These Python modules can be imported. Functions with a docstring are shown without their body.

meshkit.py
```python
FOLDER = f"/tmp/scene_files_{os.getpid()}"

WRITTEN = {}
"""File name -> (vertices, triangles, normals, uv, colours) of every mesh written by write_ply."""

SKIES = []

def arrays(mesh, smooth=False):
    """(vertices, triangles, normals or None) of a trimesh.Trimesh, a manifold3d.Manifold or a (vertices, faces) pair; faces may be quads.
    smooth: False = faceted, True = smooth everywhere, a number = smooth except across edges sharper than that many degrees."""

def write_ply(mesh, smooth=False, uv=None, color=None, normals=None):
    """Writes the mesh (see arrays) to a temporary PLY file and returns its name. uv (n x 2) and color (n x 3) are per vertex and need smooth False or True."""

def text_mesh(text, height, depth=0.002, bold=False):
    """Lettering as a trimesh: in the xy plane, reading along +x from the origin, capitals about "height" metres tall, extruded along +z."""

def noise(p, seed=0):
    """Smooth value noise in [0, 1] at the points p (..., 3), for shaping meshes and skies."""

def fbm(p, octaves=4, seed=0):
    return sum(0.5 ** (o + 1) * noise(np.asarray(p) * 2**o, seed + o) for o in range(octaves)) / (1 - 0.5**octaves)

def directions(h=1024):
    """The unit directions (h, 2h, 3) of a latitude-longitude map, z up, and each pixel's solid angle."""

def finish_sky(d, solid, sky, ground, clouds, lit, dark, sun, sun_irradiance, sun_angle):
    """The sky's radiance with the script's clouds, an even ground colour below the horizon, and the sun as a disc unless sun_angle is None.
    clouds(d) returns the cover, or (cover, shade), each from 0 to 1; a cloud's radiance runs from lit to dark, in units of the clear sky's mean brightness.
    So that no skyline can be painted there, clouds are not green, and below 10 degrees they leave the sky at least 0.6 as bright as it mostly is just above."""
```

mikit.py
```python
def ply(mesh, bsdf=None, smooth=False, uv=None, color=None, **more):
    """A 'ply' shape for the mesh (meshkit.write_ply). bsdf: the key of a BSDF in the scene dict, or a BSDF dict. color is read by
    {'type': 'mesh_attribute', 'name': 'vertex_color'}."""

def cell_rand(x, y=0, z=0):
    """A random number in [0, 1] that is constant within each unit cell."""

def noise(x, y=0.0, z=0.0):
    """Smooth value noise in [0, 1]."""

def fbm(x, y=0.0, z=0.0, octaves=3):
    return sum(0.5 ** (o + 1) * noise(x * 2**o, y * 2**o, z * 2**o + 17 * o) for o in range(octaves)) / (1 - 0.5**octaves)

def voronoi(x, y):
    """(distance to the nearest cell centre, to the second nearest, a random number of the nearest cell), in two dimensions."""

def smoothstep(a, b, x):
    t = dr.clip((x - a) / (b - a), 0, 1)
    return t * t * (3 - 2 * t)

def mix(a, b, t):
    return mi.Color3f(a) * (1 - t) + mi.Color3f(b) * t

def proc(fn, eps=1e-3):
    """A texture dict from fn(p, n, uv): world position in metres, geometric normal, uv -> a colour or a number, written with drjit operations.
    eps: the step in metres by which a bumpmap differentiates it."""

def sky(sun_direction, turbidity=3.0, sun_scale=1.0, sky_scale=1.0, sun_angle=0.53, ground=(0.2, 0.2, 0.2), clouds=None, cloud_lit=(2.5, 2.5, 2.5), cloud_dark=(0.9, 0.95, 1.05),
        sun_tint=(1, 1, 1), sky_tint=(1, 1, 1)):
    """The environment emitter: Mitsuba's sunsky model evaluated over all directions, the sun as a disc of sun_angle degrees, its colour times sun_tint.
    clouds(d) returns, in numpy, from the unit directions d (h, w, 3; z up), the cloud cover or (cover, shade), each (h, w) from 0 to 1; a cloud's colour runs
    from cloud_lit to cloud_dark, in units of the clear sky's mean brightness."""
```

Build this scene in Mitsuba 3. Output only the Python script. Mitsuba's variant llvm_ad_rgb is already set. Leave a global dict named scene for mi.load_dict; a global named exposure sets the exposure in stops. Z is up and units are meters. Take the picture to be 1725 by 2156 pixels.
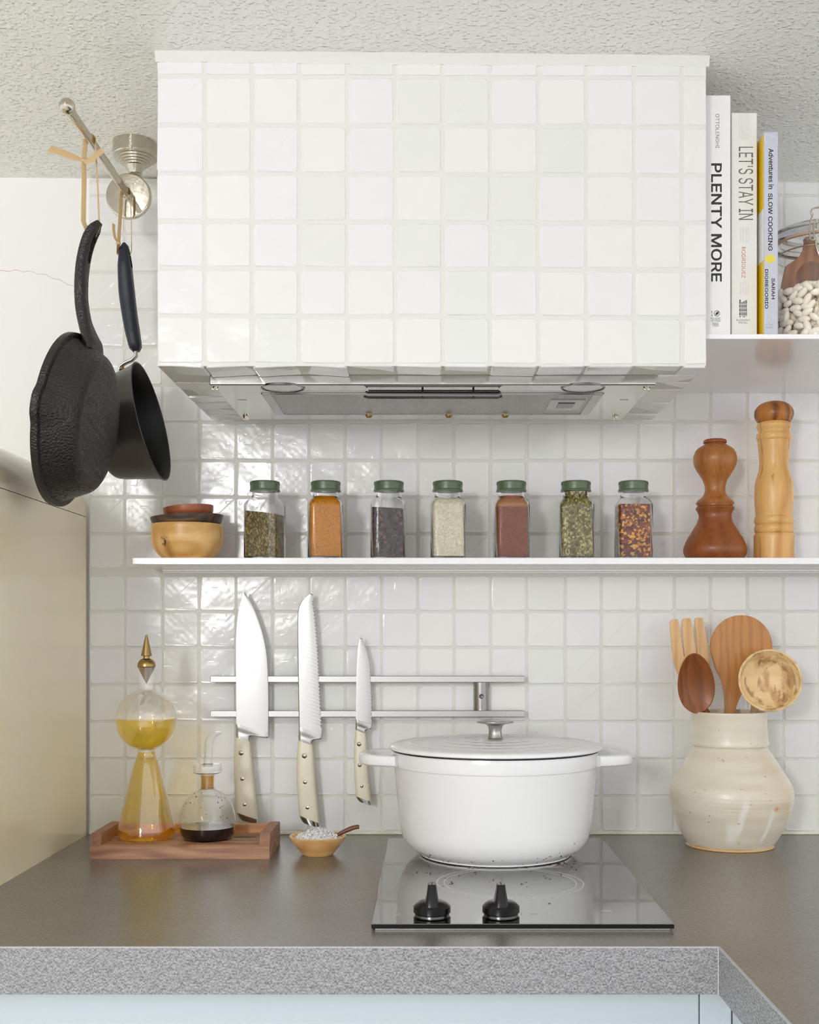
import math
import numpy as np, trimesh, manifold3d as m3, drjit as dr, mitsuba as mi, mikit, meshkit
from shapely.geometry import Polygon
from scipy.spatial import cKDTree
from mikit import noise, fbm, smoothstep, mix

T = mi.ScalarTransform4f
rng = np.random.default_rng(7)
scene, labels = {}, {}

# ---------------------------------------------------------------- camera, light, exposure
F, CX, CY, EYE, DIST = 2494.0, 905.0, 1335.0, 1.206, 1.75        # focal length and principal point of the photo in pixels, eye height, distance to the tiled wall (y = 0)
exposure = 0.0
scene['camera'] = {'type': 'perspective', 'fov': math.degrees(2 * math.atan(1725 / 2 / F)), 'fov_axis': 'x', 'near_clip': 0.05, 'far_clip': 60.0,
                   'principal_point_offset_x': (862.5 - CX) / 1725, 'principal_point_offset_y': (1078 - CY) / 2156,
                   'to_world': T().look_at(origin=[0, -DIST, EYE], target=[0, 0, EYE], up=[0, 0, 1])}
scene['sky'] = mikit.sky([0.3, 0.6, 0.75], sun_scale=0.0, sky_scale=1.0, ground=(0.95, 0.95, 0.95), clouds=lambda d: np.ones(d.shape[:2]), cloud_lit=(9.8, 9.8, 10.0))
LAMP = np.array([-1.05, -3.60, 1.72])
KEY = 60.0


def S(y):
    return F / (DIST + y)


def at(px, py, y):
    """The point of the plane y = const that the photo shows at (px, py)."""
    return np.array([(px - CX) / S(y), y, EYE + (CY - py) / S(y)])


def lin(r, g, b):
    c = np.array([r, g, b], float) / 255
    return [float(x) for x in np.where(c <= 0.04045, c / 12.92, ((c + 0.055) / 1.055) ** 2.4)]


def rgb(c):
    return {'type': 'rgb', 'value': [float(x) for x in c]}


# ---------------------------------------------------------------- materials
def mat(name, d):
    scene[name] = d


def plastic(color, alpha=0.1, ior=1.5, bump=None, scale=1.0):
    b = {'type': 'roughplastic', 'diffuse_reflectance': color if isinstance(color, dict) else rgb(color), 'alpha': alpha, 'int_ior': ior, 'nonlinear': False}
    if bump is not None:
        b = {'type': 'bumpmap', 'arbitrary': bump, 'scale': scale, 'bsdf': b}
    return {'type': 'twosided', 'bsdf': b}


def metal(color, rough, bump=None, aniso=0.0):
    b = {'type': 'principled', 'base_color': rgb(color), 'metallic': 1.0, 'roughness': rough, 'specular': 0.5, 'anisotropic': aniso}
    if bump is not None:
        b = {'type': 'bumpmap', 'arbitrary': bump, 'scale': 1.0, 'bsdf': b}
    return {'type': 'twosided', 'bsdf': b}


VC = {'type': 'mesh_attribute', 'name': 'vertex_color'}
glaze = mikit.proc(lambda p, n, uv: 0.00085 * noise(p.x * 38, p.y * 38, p.z * 38) + 0.00014 * noise(p.x * 170, p.y * 170, p.z * 170)
                   - 0.00012 * smoothstep(0.80, 0.95, noise(p.x * 150 + 31, p.y * 150, p.z * 150)), eps=4e-4)
stipple = mikit.proc(lambda p, n, uv: 0.0009 * smoothstep(0.5, 0.9, noise(p.x * 250, p.y * 300, 3.0)) + 0.0004 * noise(p.x * 600, p.y * 700, 5.0), eps=3e-4)
iron_bump = mikit.proc(lambda p, n, uv: 0.0011 * noise(p.x * 560, p.y * 560, p.z * 560), eps=3e-4)


def counter_fn(p, n, uv):
    a = fbm(p.x * 7, p.y * 9, p.z * 7)
    s = noise(p.x * 800, p.y * 800, p.z * 800)
    c = mix(lin(106, 101, 95), lin(126, 120, 112), a) * (0.82 + 0.36 * s)
    return c


def edge_fn(p, n, uv):
    s = noise(p.x * 700, p.y * 700, p.z * 700)
    s2 = noise(p.x * 1500, p.y * 1500, p.z * 1500)
    return mix(lin(98, 98, 101), lin(190, 190, 192), smoothstep(0.1, 0.9, 0.6 * s + 0.4 * s2))


def filter_fn(p, n, uv):
    u, v = p.x / 0.0030, p.y / 0.0026
    row = dr.floor(v)
    u = u + 0.5 * (row - 2 * dr.floor(row / 2))
    du, dv = (u - dr.floor(u) - 0.5) * 0.0030, (v - row - 0.5) * 0.0026
    return mix(lin(30, 29, 26), lin(205, 203, 196), smoothstep(0.00075, 0.00100, dr.sqrt(du * du + dv * dv)))


for k, c in (('warm', (229, 229, 225)), ('cool', (228, 228, 229)), ('gray', (225, 226, 222))):
    mat('tile_' + k, plastic(lin(*c), 0.045, 1.52, glaze))
mat('grout', plastic(lin(238, 237, 228), 0.4))
mat('grout_light', plastic(lin(242, 242, 235), 0.4))
mat('paint_white', plastic(lin(253, 253, 252), 0.35))
mat('caulk', plastic(lin(240, 238, 220), 0.3))
mat('ceiling_paint', plastic(lin(245, 246, 242), 0.10, 1.5, stipple))
mat('floor_wood', plastic(lin(226, 220, 210), 0.25))
mat('cream_enamel', plastic(lin(248, 236, 203), 0.012, 1.85))
mat('white_gloss', plastic(lin(243, 243, 243), 0.03, 1.6))
mat('white_enamel', plastic(lin(238, 238, 238), 0.05, 1.5))
mat('black_rim', plastic(lin(25, 24, 24), 0.3))
mat('nickel', metal(lin(196, 189, 174), 0.06))
mat('steel', metal(lin(184, 183, 180), 0.28))
mat('steel_gloss', metal(lin(204, 203, 198), 0.13))
mat('steel_mid', metal(lin(158, 156, 153), 0.25))
mat('steel_dark', metal(lin(120, 120, 120), 0.25))
mat('brass', metal(lin(170, 142, 94), 0.33))
mat('lid_green', plastic(lin(84, 104, 76), 0.12, 1.55))
mat('filter_mesh', {'type': 'twosided', 'bsdf': {'type': 'principled', 'base_color': mikit.proc(filter_fn), 'metallic': 0.85, 'roughness': 0.35}})
mat('cast_iron', plastic(lin(38, 34, 33), 0.17, 1.45, iron_bump))
mat('dark_anodised', {'type': 'twosided', 'bsdf': {'type': 'principled', 'base_color': rgb(lin(78, 75, 72)), 'metallic': 0.6, 'roughness': 0.33}})
mat('nonstick', plastic(lin(26, 26, 26), 0.2, 1.35))
mat('bakelite', plastic(lin(36, 39, 50), 0.16, 1.38))
mat('black_plastic', plastic(lin(14, 14, 14), 0.08, 1.4))
mat('black_glass', metal((.33, .33, .32), 0.03))
mat('print_white', plastic(lin(225, 225, 222), 0.3))
mat('gasket', plastic(lin(196, 160, 130), 0.3))
mat('ink_black', plastic(lin(38, 34, 36), 0.4))
mat('ink_grey', plastic(lin(120, 112, 118), 0.4))
mat('ink_pale', plastic(lin(196, 196, 200), 0.4))
mat('ink_orange', plastic(lin(205, 130, 100), 0.4))
mat('ink_pink', plastic(lin(224, 180, 178), 0.4))
mat('yellow_cover', plastic(lin(238, 200, 15), 0.2))
mat('yellow_pale', plastic(lin(240, 222, 80), 0.3))
mat('book_white', plastic(lin(244, 244, 243), 0.25))
mat('book_ivory', plastic(lin(240, 240, 234), 0.3))
mat('book_lilac', plastic(lin(206, 207, 219), 0.3))
mat('paper', plastic(lin(235, 230, 215), 0.6))
mat('ribbon_gold', plastic(lin(222, 190, 140), 0.4))
mat('ivory_handle', plastic(lin(232, 225, 202), 0.12))
mat('cabinet_paint', plastic(lin(192, 203, 208), 0.15))
mat('countertop_laminate', plastic(mikit.proc(counter_fn), 0.10, 1.65))
mat('edge_laminate', plastic(mikit.proc(edge_fn), 0.35))
mat('clear_glass', {'type': 'dielectric', 'int_ior': 1.5})
mat('jar_glass', {'type': 'dielectric', 'int_ior': 1.38})
mat('thin_glass', {'type': 'dielectric', 'int_ior': 1.3})
mat('glass', {'type': 'thindielectric', 'int_ior': 1.5})
mat('oil', {'type': 'thindielectric', 'int_ior': 1.15, 'specular_transmittance': rgb((1.0, 0.85, 0.24))})
mat('vinegar', plastic(lin(26, 14, 12), 0.02))
mat('amber', {'type': 'thindielectric', 'int_ior': 1.5, 'specular_transmittance': rgb((0.75, 0.55, 0.2))})
mat('lens', plastic(lin(225, 228, 222), 0.05))
mat('bean', plastic(lin(248, 240, 222), 0.15))
mat('salt_white', plastic(lin(246, 246, 246), 0.3))
mat('crumb', plastic(lin(92, 48, 22), 0.4))
mat('wood_satin', {'type': 'twosided', 'bsdf': {'type': 'principled', 'base_color': VC, 'roughness': 0.35, 'specular': 0.5}})
mat('wood_matt', {'type': 'twosided', 'bsdf': {'type': 'principled', 'base_color': VC, 'roughness': 0.5, 'specular': 0.5}})
mat('spice', {'type': 'twosided', 'bsdf': {'type': 'principled', 'base_color': VC, 'roughness': 0.6, 'specular': 0.2}})
mat('stoneware', {'type': 'twosided', 'bsdf': {'type': 'principled', 'base_color': VC, 'roughness': 0.3, 'specular': 0.5}})
mat('lamp_case', plastic(lin(30, 30, 30), 0.4))


# ---------------------------------------------------------------- scene helpers
def numbered(name):
    if name not in scene and name not in labels:
        return name
    k = 1
    while f'{name}_{k:03d}' in scene or f'{name}_{k:03d}' in labels:
        k += 1
    return f'{name}_{k:03d}'


def thing(name, label, cat, group=None, kind=None):
    key = numbered(name)
    labels[key] = {'label': label, 'category': cat}
    if group:
        labels[key]['group'] = group
    if kind:
        labels[key]['kind'] = kind
    return key


def put(key, mesh, bsdf, smooth=30, to_world=None, color=None):
    d = mesh if isinstance(mesh, dict) else mikit.ply(mesh, bsdf, smooth=smooth, color=color)
    if to_world is not None:
        d = {**d, 'to_world': to_world}
    scene[key] = d
    return key


def part(parent, name, mesh, bsdf, smooth=30, label=None, kind=None, to_world=None, color=None):
    key = numbered(f'{parent}__{name}')
    put(key, mesh, bsdf, smooth, to_world, color)
    if label or kind:
        labels[key] = {}
        if label:
            labels[key]['label'] = label
        if kind:
            labels[key]['kind'] = kind
    return key


def single(name, mesh, bsdf, label, cat, smooth=30, group=None, kind=None, to_world=None, color=None):
    key = thing(name, label, cat, group, kind)
    return put(key, mesh, bsdf, smooth, to_world, color)


def struct(name, mesh, bsdf, label, cat, smooth=30):
    scene[name] = mikit.ply(mesh, bsdf, smooth=smooth)
    labels[name] = {'label': label, 'category': cat, 'kind': 'structure'}
    return name


# ---------------------------------------------------------------- mesh helpers
def tm(v, f):
    return trimesh.Trimesh(np.asarray(v, float), np.asarray(f, int), process=False)


def box(x0, x1, y0, y1, z0, z1, c=0.0):
    """A box, its edges chamfered by c."""
    x0, x1 = sorted((x0, x1)); y0, y1 = sorted((y0, y1)); z0, z1 = sorted((z0, z1))
    if c <= 0:
        m = trimesh.creation.box(extents=(x1 - x0, y1 - y0, z1 - z0))
        m.apply_translation(((x0 + x1) / 2, (y0 + y1) / 2, (z0 + z1) / 2))
        return m
    h = np.array([x1 - x0, y1 - y0, z1 - z0]) / 2
    p = []
    for s in np.ndindex(2, 2, 2):
        s = np.array(s) * 2 - 1
        for k in range(3):
            q = h - c
            q[k] = h[k]
            p.append(s * q)
    m = trimesh.convex.convex_hull(np.array(p))
    m.apply_translation(((x0 + x1) / 2, (y0 + y1) / 2, (z0 + z1) / 2))
    return m


def rounded(x0, x1, y0, y1, z0, z1, r, seg=16):
    s = m3.Manifold.sphere(r, seg)
    pts = [s.translate((x, y, z)) for x in (x0 + r, x1 - r) for y in (y0 + r, y1 - r) for z in (z0 + r, z1 - r)]
    m = m3.Manifold.batch_hull(pts).to_mesh()
    return trimesh.Trimesh(m.vert_properties[:, :3], m.tri_verts)


def man(m):
    m = trimesh.Trimesh(m.vertices, m.faces)
    m.merge_vertices()
    m.update_faces(m.nondegenerate_faces())
    return m3.Manifold(m3.Mesh(np.asarray(m.vertices, np.float32), np.asarray(m.faces, np.uint32)))


def unman(m):
    g = m.to_mesh()
    return trimesh.Trimesh(g.vert_properties[:, :3], g.tri_verts, process=False)


def refine_profile(prof, step):
    """Straight runs of a profile cut into pieces no longer than step; a point given twice stays a crease."""
    out = [prof[0]]
    for a, b in zip(prof[:-1], prof[1:]):
        L = math.dist(a, b)
        n = max(1, int(math.ceil(L / step))) if L > 1e-9 else 1
        for i in range(1, n + 1):
            out.append((a[0] + (b[0] - a[0]) * i / n, a[1] + (b[1] - a[1]) * i / n))
    return out


def curve(pts, n=8):
    """A smooth curve (Catmull-Rom) through points; points given twice stay creases."""
    pts = [tuple(map(float, p)) for p in pts]
    runs, run = [], [pts[0]]
    for a, b in zip(pts[:-1], pts[1:]):
        if a == b:
            runs.append(run); run = [b]
        else:
            run.append(b)
    runs.append(run)
    out = []
    for run in runs:
        p = np.array(run)
        if len(p) < 3:
            out += [tuple(q) for q in p]
            continue
        q = np.vstack([2 * p[0] - p[1], p, 2 * p[-1] - p[-2]])
        for i in range(len(p) - 1):
            p0, p1, p2, p3 = q[i:i + 4]
            for t in np.arange(n) / n:
                out.append(tuple(0.5 * (2 * p1 + (p2 - p0) * t + (2 * p0 - 5 * p1 + 4 * p2 - p3) * t * t + (3 * p1 - p0 - 3 * p2 + p3) * t ** 3)))
        out.append(tuple(p[-1]))
    return out


def lathe(prof, n=64, loc=(0, 0, 0)):
    """Profile (r, z) turned about z. From the bottom outside up and over; a point given twice is a crease."""
    prof = np.array(prof, float)
    a = np.arange(n) * 2 * np.pi / n
    r = np.maximum(prof[:, 0], 0)
    v = np.stack([r[:, None] * np.cos(a), r[:, None] * np.sin(a), np.repeat(prof[:, 1:2], n, 1)], -1).reshape(-1, 3)
    f = []
    i = np.arange(n); j = (i + 1) % n
    for k in range(len(prof) - 1):
        if math.dist(prof[k], prof[k + 1]) < 1e-9:
            continue
        b, t = k * n, (k + 1) * n
        if r[k] > 1e-9:
            f.append(np.stack([b + i, b + j, t + j], 1))
        if r[k + 1] > 1e-9:
            f.append(np.stack([b + i, t + j, t + i], 1))
    m = tm(v, np.vstack(f))
    m.apply_translation(loc)
    return m


def loft(rings, caps=True):
    rings = [np.asarray(r, float) for r in rings]
    n = len(rings[0])
    v = np.vstack(rings)
    i = np.arange(n); j = (i + 1) % n
    f = []
    for k in range(len(rings) - 1):
        b, t = k * n, (k + 1) * n
        f += [np.stack([b + i, b + j, t + j], 1), np.stack([b + i, t + j, t + i], 1)]
    if caps:
        for ring, base, flip in ((rings[0], 0, True), (rings[-1], (len(rings) - 1) * n, False)):
            s = len(v)
            v = np.vstack([v, ring, ring.mean(0)])
            q = np.stack([s + i, s + j, np.full(n, s + n)], 1)
            f.append(q[:, ::-1] if flip else q)
    m = tm(v, np.vstack(f))
    if m.volume < 0:
        m.invert()
    return m


def tube(path, r, n=12, flat=None, up=None):
    """A round (or flat: width, thickness) tube along a path; r may be a list."""
    P = np.array(path, float)
    t = np.gradient(P, axis=0)
    t /= np.linalg.norm(t, axis=1, keepdims=True)
    u = np.array(up if up is not None else ([0, 0, 1] if abs(t[0][2]) < 0.9 else [1, 0, 0]), float)
    R = np.broadcast_to(np.asarray(r, float), (len(P),))
    a = np.arange(n) * 2 * np.pi / n
    rings = []
    for k in range(len(P)):
        u = u - t[k] * (u @ t[k]); u /= np.linalg.norm(u)
        w = np.cross(t[k], u)
        if flat is None:
            rings.append(P[k] + R[k] * (np.cos(a)[:, None] * u + np.sin(a)[:, None] * w))
        else:
            c, s = np.cos(a), np.sin(a)
            e = lambda x: np.sign(x) * np.abs(x) ** 0.5
            rings.append(P[k] + R[k] * (e(c)[:, None] * u * flat[0] / 2 + e(s)[:, None] * w * flat[1] / 2))
    return loft(rings)


def shell_of(prof, t, open_top=True):
    """An outside profile (bottom centre first) with its inside, t away, as one closed glass wall."""
    P = np.array([p for i, p in enumerate(prof) if i == 0 or math.dist(p, prof[i - 1]) > 1e-9])
    d = np.gradient(P, axis=0); d /= np.linalg.norm(d, axis=1, keepdims=True) + 1e-12
    Q = P + t * np.stack([-d[:, 1], d[:, 0]], 1)
    Q[0, 0] = 0
    Q[:, 0] = np.maximum(Q[:, 0], 0)
    return [tuple(p) for p in P] + [tuple(q) for q in Q[::-1]]


def prism(poly, depth, M=None):
    m = trimesh.creation.extrude_polygon(poly if isinstance(poly, Polygon) else Polygon(poly), depth, engine='earcut')
    if M is not None:
        m.apply_transform(M)
    return m


def frame(x, y, z, o):
    M = np.eye(4)
    M[:3, 0], M[:3, 1], M[:3, 2], M[:3, 3] = x, y, z, o
    return M


def join(ms):
    return trimesh.util.concatenate(ms)


def lerp(a, b, t):
    return np.asarray(a) * (1 - t[..., None]) + np.asarray(b) * t[..., None]


def wood(v, c1, c2, axis=2, rings=90.0, warp=0.03, fine=0.35, dark=None, seed=0, off=(0, 0, 0), bands=1.0):
    """Wood-grain colours for vertices: rings across the grain, fine streaks along it."""
    p = np.asarray(v, float) + np.asarray(off)
    a = p[:, axis]
    b, c = [p[:, k] for k in range(3) if k != axis]
    w = warp * (meshkit.fbm(np.stack([b * 14, c * 14, a * 5], 1) + seed, 3) - 0.5) * 2
    d = np.hypot(b + 0.09, (c + 0.04) * 0.7) + w
    ring = 0.5 + 0.5 * np.sin(d * rings * 2 * np.pi)
    st = meshkit.fbm(np.stack([b * 420, c * 420, a * 22], 1) + 3 * seed, 2)
    t = np.clip(bands * (ring ** 1.6) * 0.65 + fine * (st - 0.35) + 0.25 * meshkit.noise(np.stack([b * 30, c * 30, a * 9], 1) + 9), 0, 1)
    col = lerp(lin(*c1), lin(*c2), t)
    if dark is not None:
        k = np.clip((meshkit.fbm(np.stack([b * 190, c * 190, a * 5], 1) + seed + 5, 3) - 0.64) * 6, 0, .6)
        col = col * (1 - k[:, None]) + np.array(lin(*dark)) * k[:, None]
    return col


def dense(m, edge):
    v, f = trimesh.remesh.subdivide_to_size(m.vertices, m.faces, edge)
    return trimesh.Trimesh(v, f)


# ================================================================= LARGE STRUCTURE
def ceil_z(x, y):
    return 1.879 - 0.009 * x - 0.0437 * y


lamp = thing('studio_lamp', 'softbox lamp on a stand to the left of the camera', 'lamp')
d = np.array([0.0, 0.0, 1.25]) - LAMP; d /= np.linalg.norm(d)
rx = np.cross([0, 0, 1.0], d); rx /= np.linalg.norm(rx); uz = np.cross(d, rx)
M = frame(rx, uz, d, LAMP)
panel = trimesh.Trimesh([[-.18, -.22, 0], [.18, -.22, 0], [.18, .22, 0], [-.18, .22, 0]], [[0, 1, 2], [0, 2, 3]]); panel.apply_transform(M)
part(lamp, 'diffuser', panel, 'print_white', False)
scene[lamp + '__diffuser']['emitter'] = {'type': 'area', 'radiance': rgb((KEY, KEY, KEY * 0.99))}
case = join([box(-.195, .195, -.235, .235, -.20, -.005, .01), box(-.012, .012, -1.60, -.22, -.10, -.076)]); case.apply_transform(M)
part(lamp, 'housing', case, 'lamp_case')

struct('floor', box(-1.7, 2.3, -4.2, .12, -.05, 0), 'floor_wood', 'pale kitchen floor under the cabinets', 'floor')
cv = [[x, y, ceil_z(x, y) + dz] for dz in (0, .1) for x, y in ((-1.7, -1.7), (2.3, -1.7), (2.3, .12), (-1.7, .12))]
struct('ceiling', trimesh.convex.convex_hull(np.array(cv)), 'ceiling_paint', 'pale grey ceiling with a bumpy textured paint', 'ceiling', False)
WB = struct('wall_back', box(-1.7, 2.3, .010, .12, 0, 2.1), 'paint_white', 'white back wall, plastered at left and covered with small handmade white tiles', 'wall')

# ---- handmade tiles: ten shapes in three glazes, every tile placed on its own
TILE = 0.0510


def tile_mesh(seed):
    g = np.random.default_rng(seed)
    h = TILE / 2
    ring = []
    for sx, sz in ((-1, -1), (1, -1), (1, 1), (-1, 1)):
        cut = g.uniform(.0012, .0034)
        c = np.array([sx * h, sz * h]) + g.uniform(-.0005, .0005, 2)
        a, b = c - [sx * cut, 0], c - [0, sz * cut]
        ring += [a, b] if sx * sz < 0 and False else ([b, a] if (sx, sz) in ((-1, -1), (1, 1)) else [a, b])
    ring = np.array(ring)
    inner = ring * (1 - .0011 / h)
    v = np.vstack([np.c_[inner[:, 0], g.uniform(-.00018, .00018, 8), inner[:, 1]], np.c_[ring[:, 0], np.full(8, .0009), ring[:, 1]], np.c_[ring[:, 0], np.full(8, .0070), ring[:, 1]]])
    f = [[0, k, k + 1] for k in range(1, 7)]
    for b in (0, 8):
        for k in range(8):
            l = (k + 1) % 8
            f += [[b + k, b + 8 + k, b + 8 + l], [b + k, b + 8 + l, b + l]]
    f += [[16, 16 + k + 1, 16 + k] for k in range(1, 7)]
    m = tm(v, f)
    if m.volume < 0:
        m.invert()
    return m


TILES = [mikit.ply(tile_mesh(100 + k), b, smooth=False) for b in ('tile_warm', 'tile_cool', 'tile_gray') for k in range(10)]


def lay_tile(parent, c, w, h, turn=None, tilt=0.62, lift=0.0003, tones=(.36, .40, .24)):
    d = TILES[10 * int(rng.choice(3, p=tones)) + int(rng.integers(10))]
    t = T().translate([float(q) for q in c])
    if turn is not None:
        t = t @ T().rotate(turn[0], turn[1])
    t = t @ T().translate([0, float(rng.uniform(-lift, lift)), 0]) @ T().rotate([1, 0, 0], float(rng.normal() * tilt)) @ T().rotate([0, 0, 1], float(rng.normal() * tilt)) @ T().rotate([0, 1, 0], float(rng.normal() * .35))
    part(parent, 'tile', d, None, to_world=t @ T().scale([w / TILE, 1, h / TILE]))


part(WB, 'grout', box(-.5035, 1.2, .0010, .010, .905, 1.8785), 'grout', label='pale grout bed between the wall tiles')
cols = [188, 263, 342, 419, 497, 573.5, 650.5, 727, 803, 880, 956, 1032.5, 1109, 1190, 1266, 1343.7, 1420, 1497, 1574, 1650, 1726, 1803]
rows = [384, 411.6, 492, 573, 652, 731, 811, 889, 970, 1047, 1124, 1198, None, 1211, 1287.5, 1363.5, 1441.5, 1519.5, 1598, 1676, 1751]
J = 4.2
for r0, r1 in zip(rows[:-1], rows[1:]):
    if r0 is None or r1 is None:
        continue
    for c0, c1 in zip(cols[:-1], cols[1:]):
        if r1 < 840 and c0 > 335 and c1 < 1400:
            continue                                        # behind the tiled hood
        if r1 < 895 and c0 > 440 and c1 < 1345:
            continue
        j0 = .6 if c0 == 188 else J / 2
        p = at((c0 + j0 + c1 - J / 2) / 2, (r0 + r1) / 2, 0)
        lay_tile(WB, p, (c1 - c0 - j0 - J / 2) / 1425, (r1 - r0 - J) / 1425)
# the wall goes on to the right of the photo: its tiles there as one part
more = []
for r0, r1 in zip(rows[:-1], rows[1:]):
    for k in range(6):
        if r0 is not None and r1 is not None:
            m = tile_mesh(100 + (k * 3 + int(r0)) % 10)
            m.apply_transform(np.diag([(77 - J) / 1425 / TILE, 1, (r1 - r0 - J) / 1425 / TILE, 1]))
            m.apply_translation(at(1803 + 77 * (k + .5), (r0 + r1) / 2, 0)); more.append(m)
part(WB, 'tile_field', join(more), 'tile_gray', False, kind='stuff')
q = np.linspace(0, 1, 40)
part(WB, 'crack', tube(np.stack([(-20 + 180 * q - CX) / 1418, np.full(40, .0099), EYE + (CY - (572 + 34 * q - 16 * np.sin(q * 3.1) + 1.5 * np.sin(q * 37))) / 1418], 1), .00025, 4), 'gasket', False, label='hairline crack in the white plaster')
struct('trim_1', box(-.503, 1.2, -.0045, .008, .9101, .9150, .0012), 'caulk', 'thin yellowish caulk line between worktop and tiled wall', 'trim')

# ================================================================= TILED HOOD
HX0, HX1, HY, HZ = -.3239, .3290, -.344, 1.5235
hood = thing('hood_enclosure', 'white tiled box around the extractor, hanging from the ceiling over the cooktop', 'range hood')
g = .0008
bv = [[x, y, z] for x in (HX0 + g, HX1 - g) for y in (HY + g, .0) for z in (HZ + g,)] + [[x, y, ceil_z(x, y) - .0003] for x in (HX0 + g, HX1 - g) for y in (HY + g, .0)]
part(hood, 'grout_body', trimesh.convex.convex_hull(np.array(bv)), 'grout_light', False, label='white grouted body behind the tiles')
hcols = [330, 431, 531, 630.5, 731.5, 832, 932.5, 1033, 1134, 1235.5, 1336, 1437, 1489]
hrows = [128, 162, 265, 367, 468, 566.5, 667, 769]
HS = S(HY)
for r0, r1 in zip(hrows[:-1], hrows[1:]):
    for c0, c1 in zip(hcols[:-1], hcols[1:]):
        j = 7.0
        p = at((c0 + c1) / 2, (r0 + r1) / 2 + (c0 - 900) * .004, HY)
        e0 = 1.5 if c0 == 330 else j / 2; e1 = 1.5 if c1 == 1489 else j / 2
        lay_tile(hood, p + [(e0 - e1) / 2 / HS, 0, 0], (c1 - c0 - e0 - e1) / HS, (r1 - r0 - j) / HS, tilt=.35, lift=.0002)
# the two sides of the box
for side, X in ((-1, HX0), (1, HX1)):
    for k in range(6):
        for r0, r1 in zip(hrows[:-1], hrows[1:]):
            zc = (at(0, r0, HY)[2] + at(0, r1, HY)[2]) / 2
            lay_tile(hood, (X, HY + .029 + .0568 * k, zc), .053, (r1 - r0 - 7) / HS, ([0, 0, 1], 90.0 * side), .35)
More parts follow.
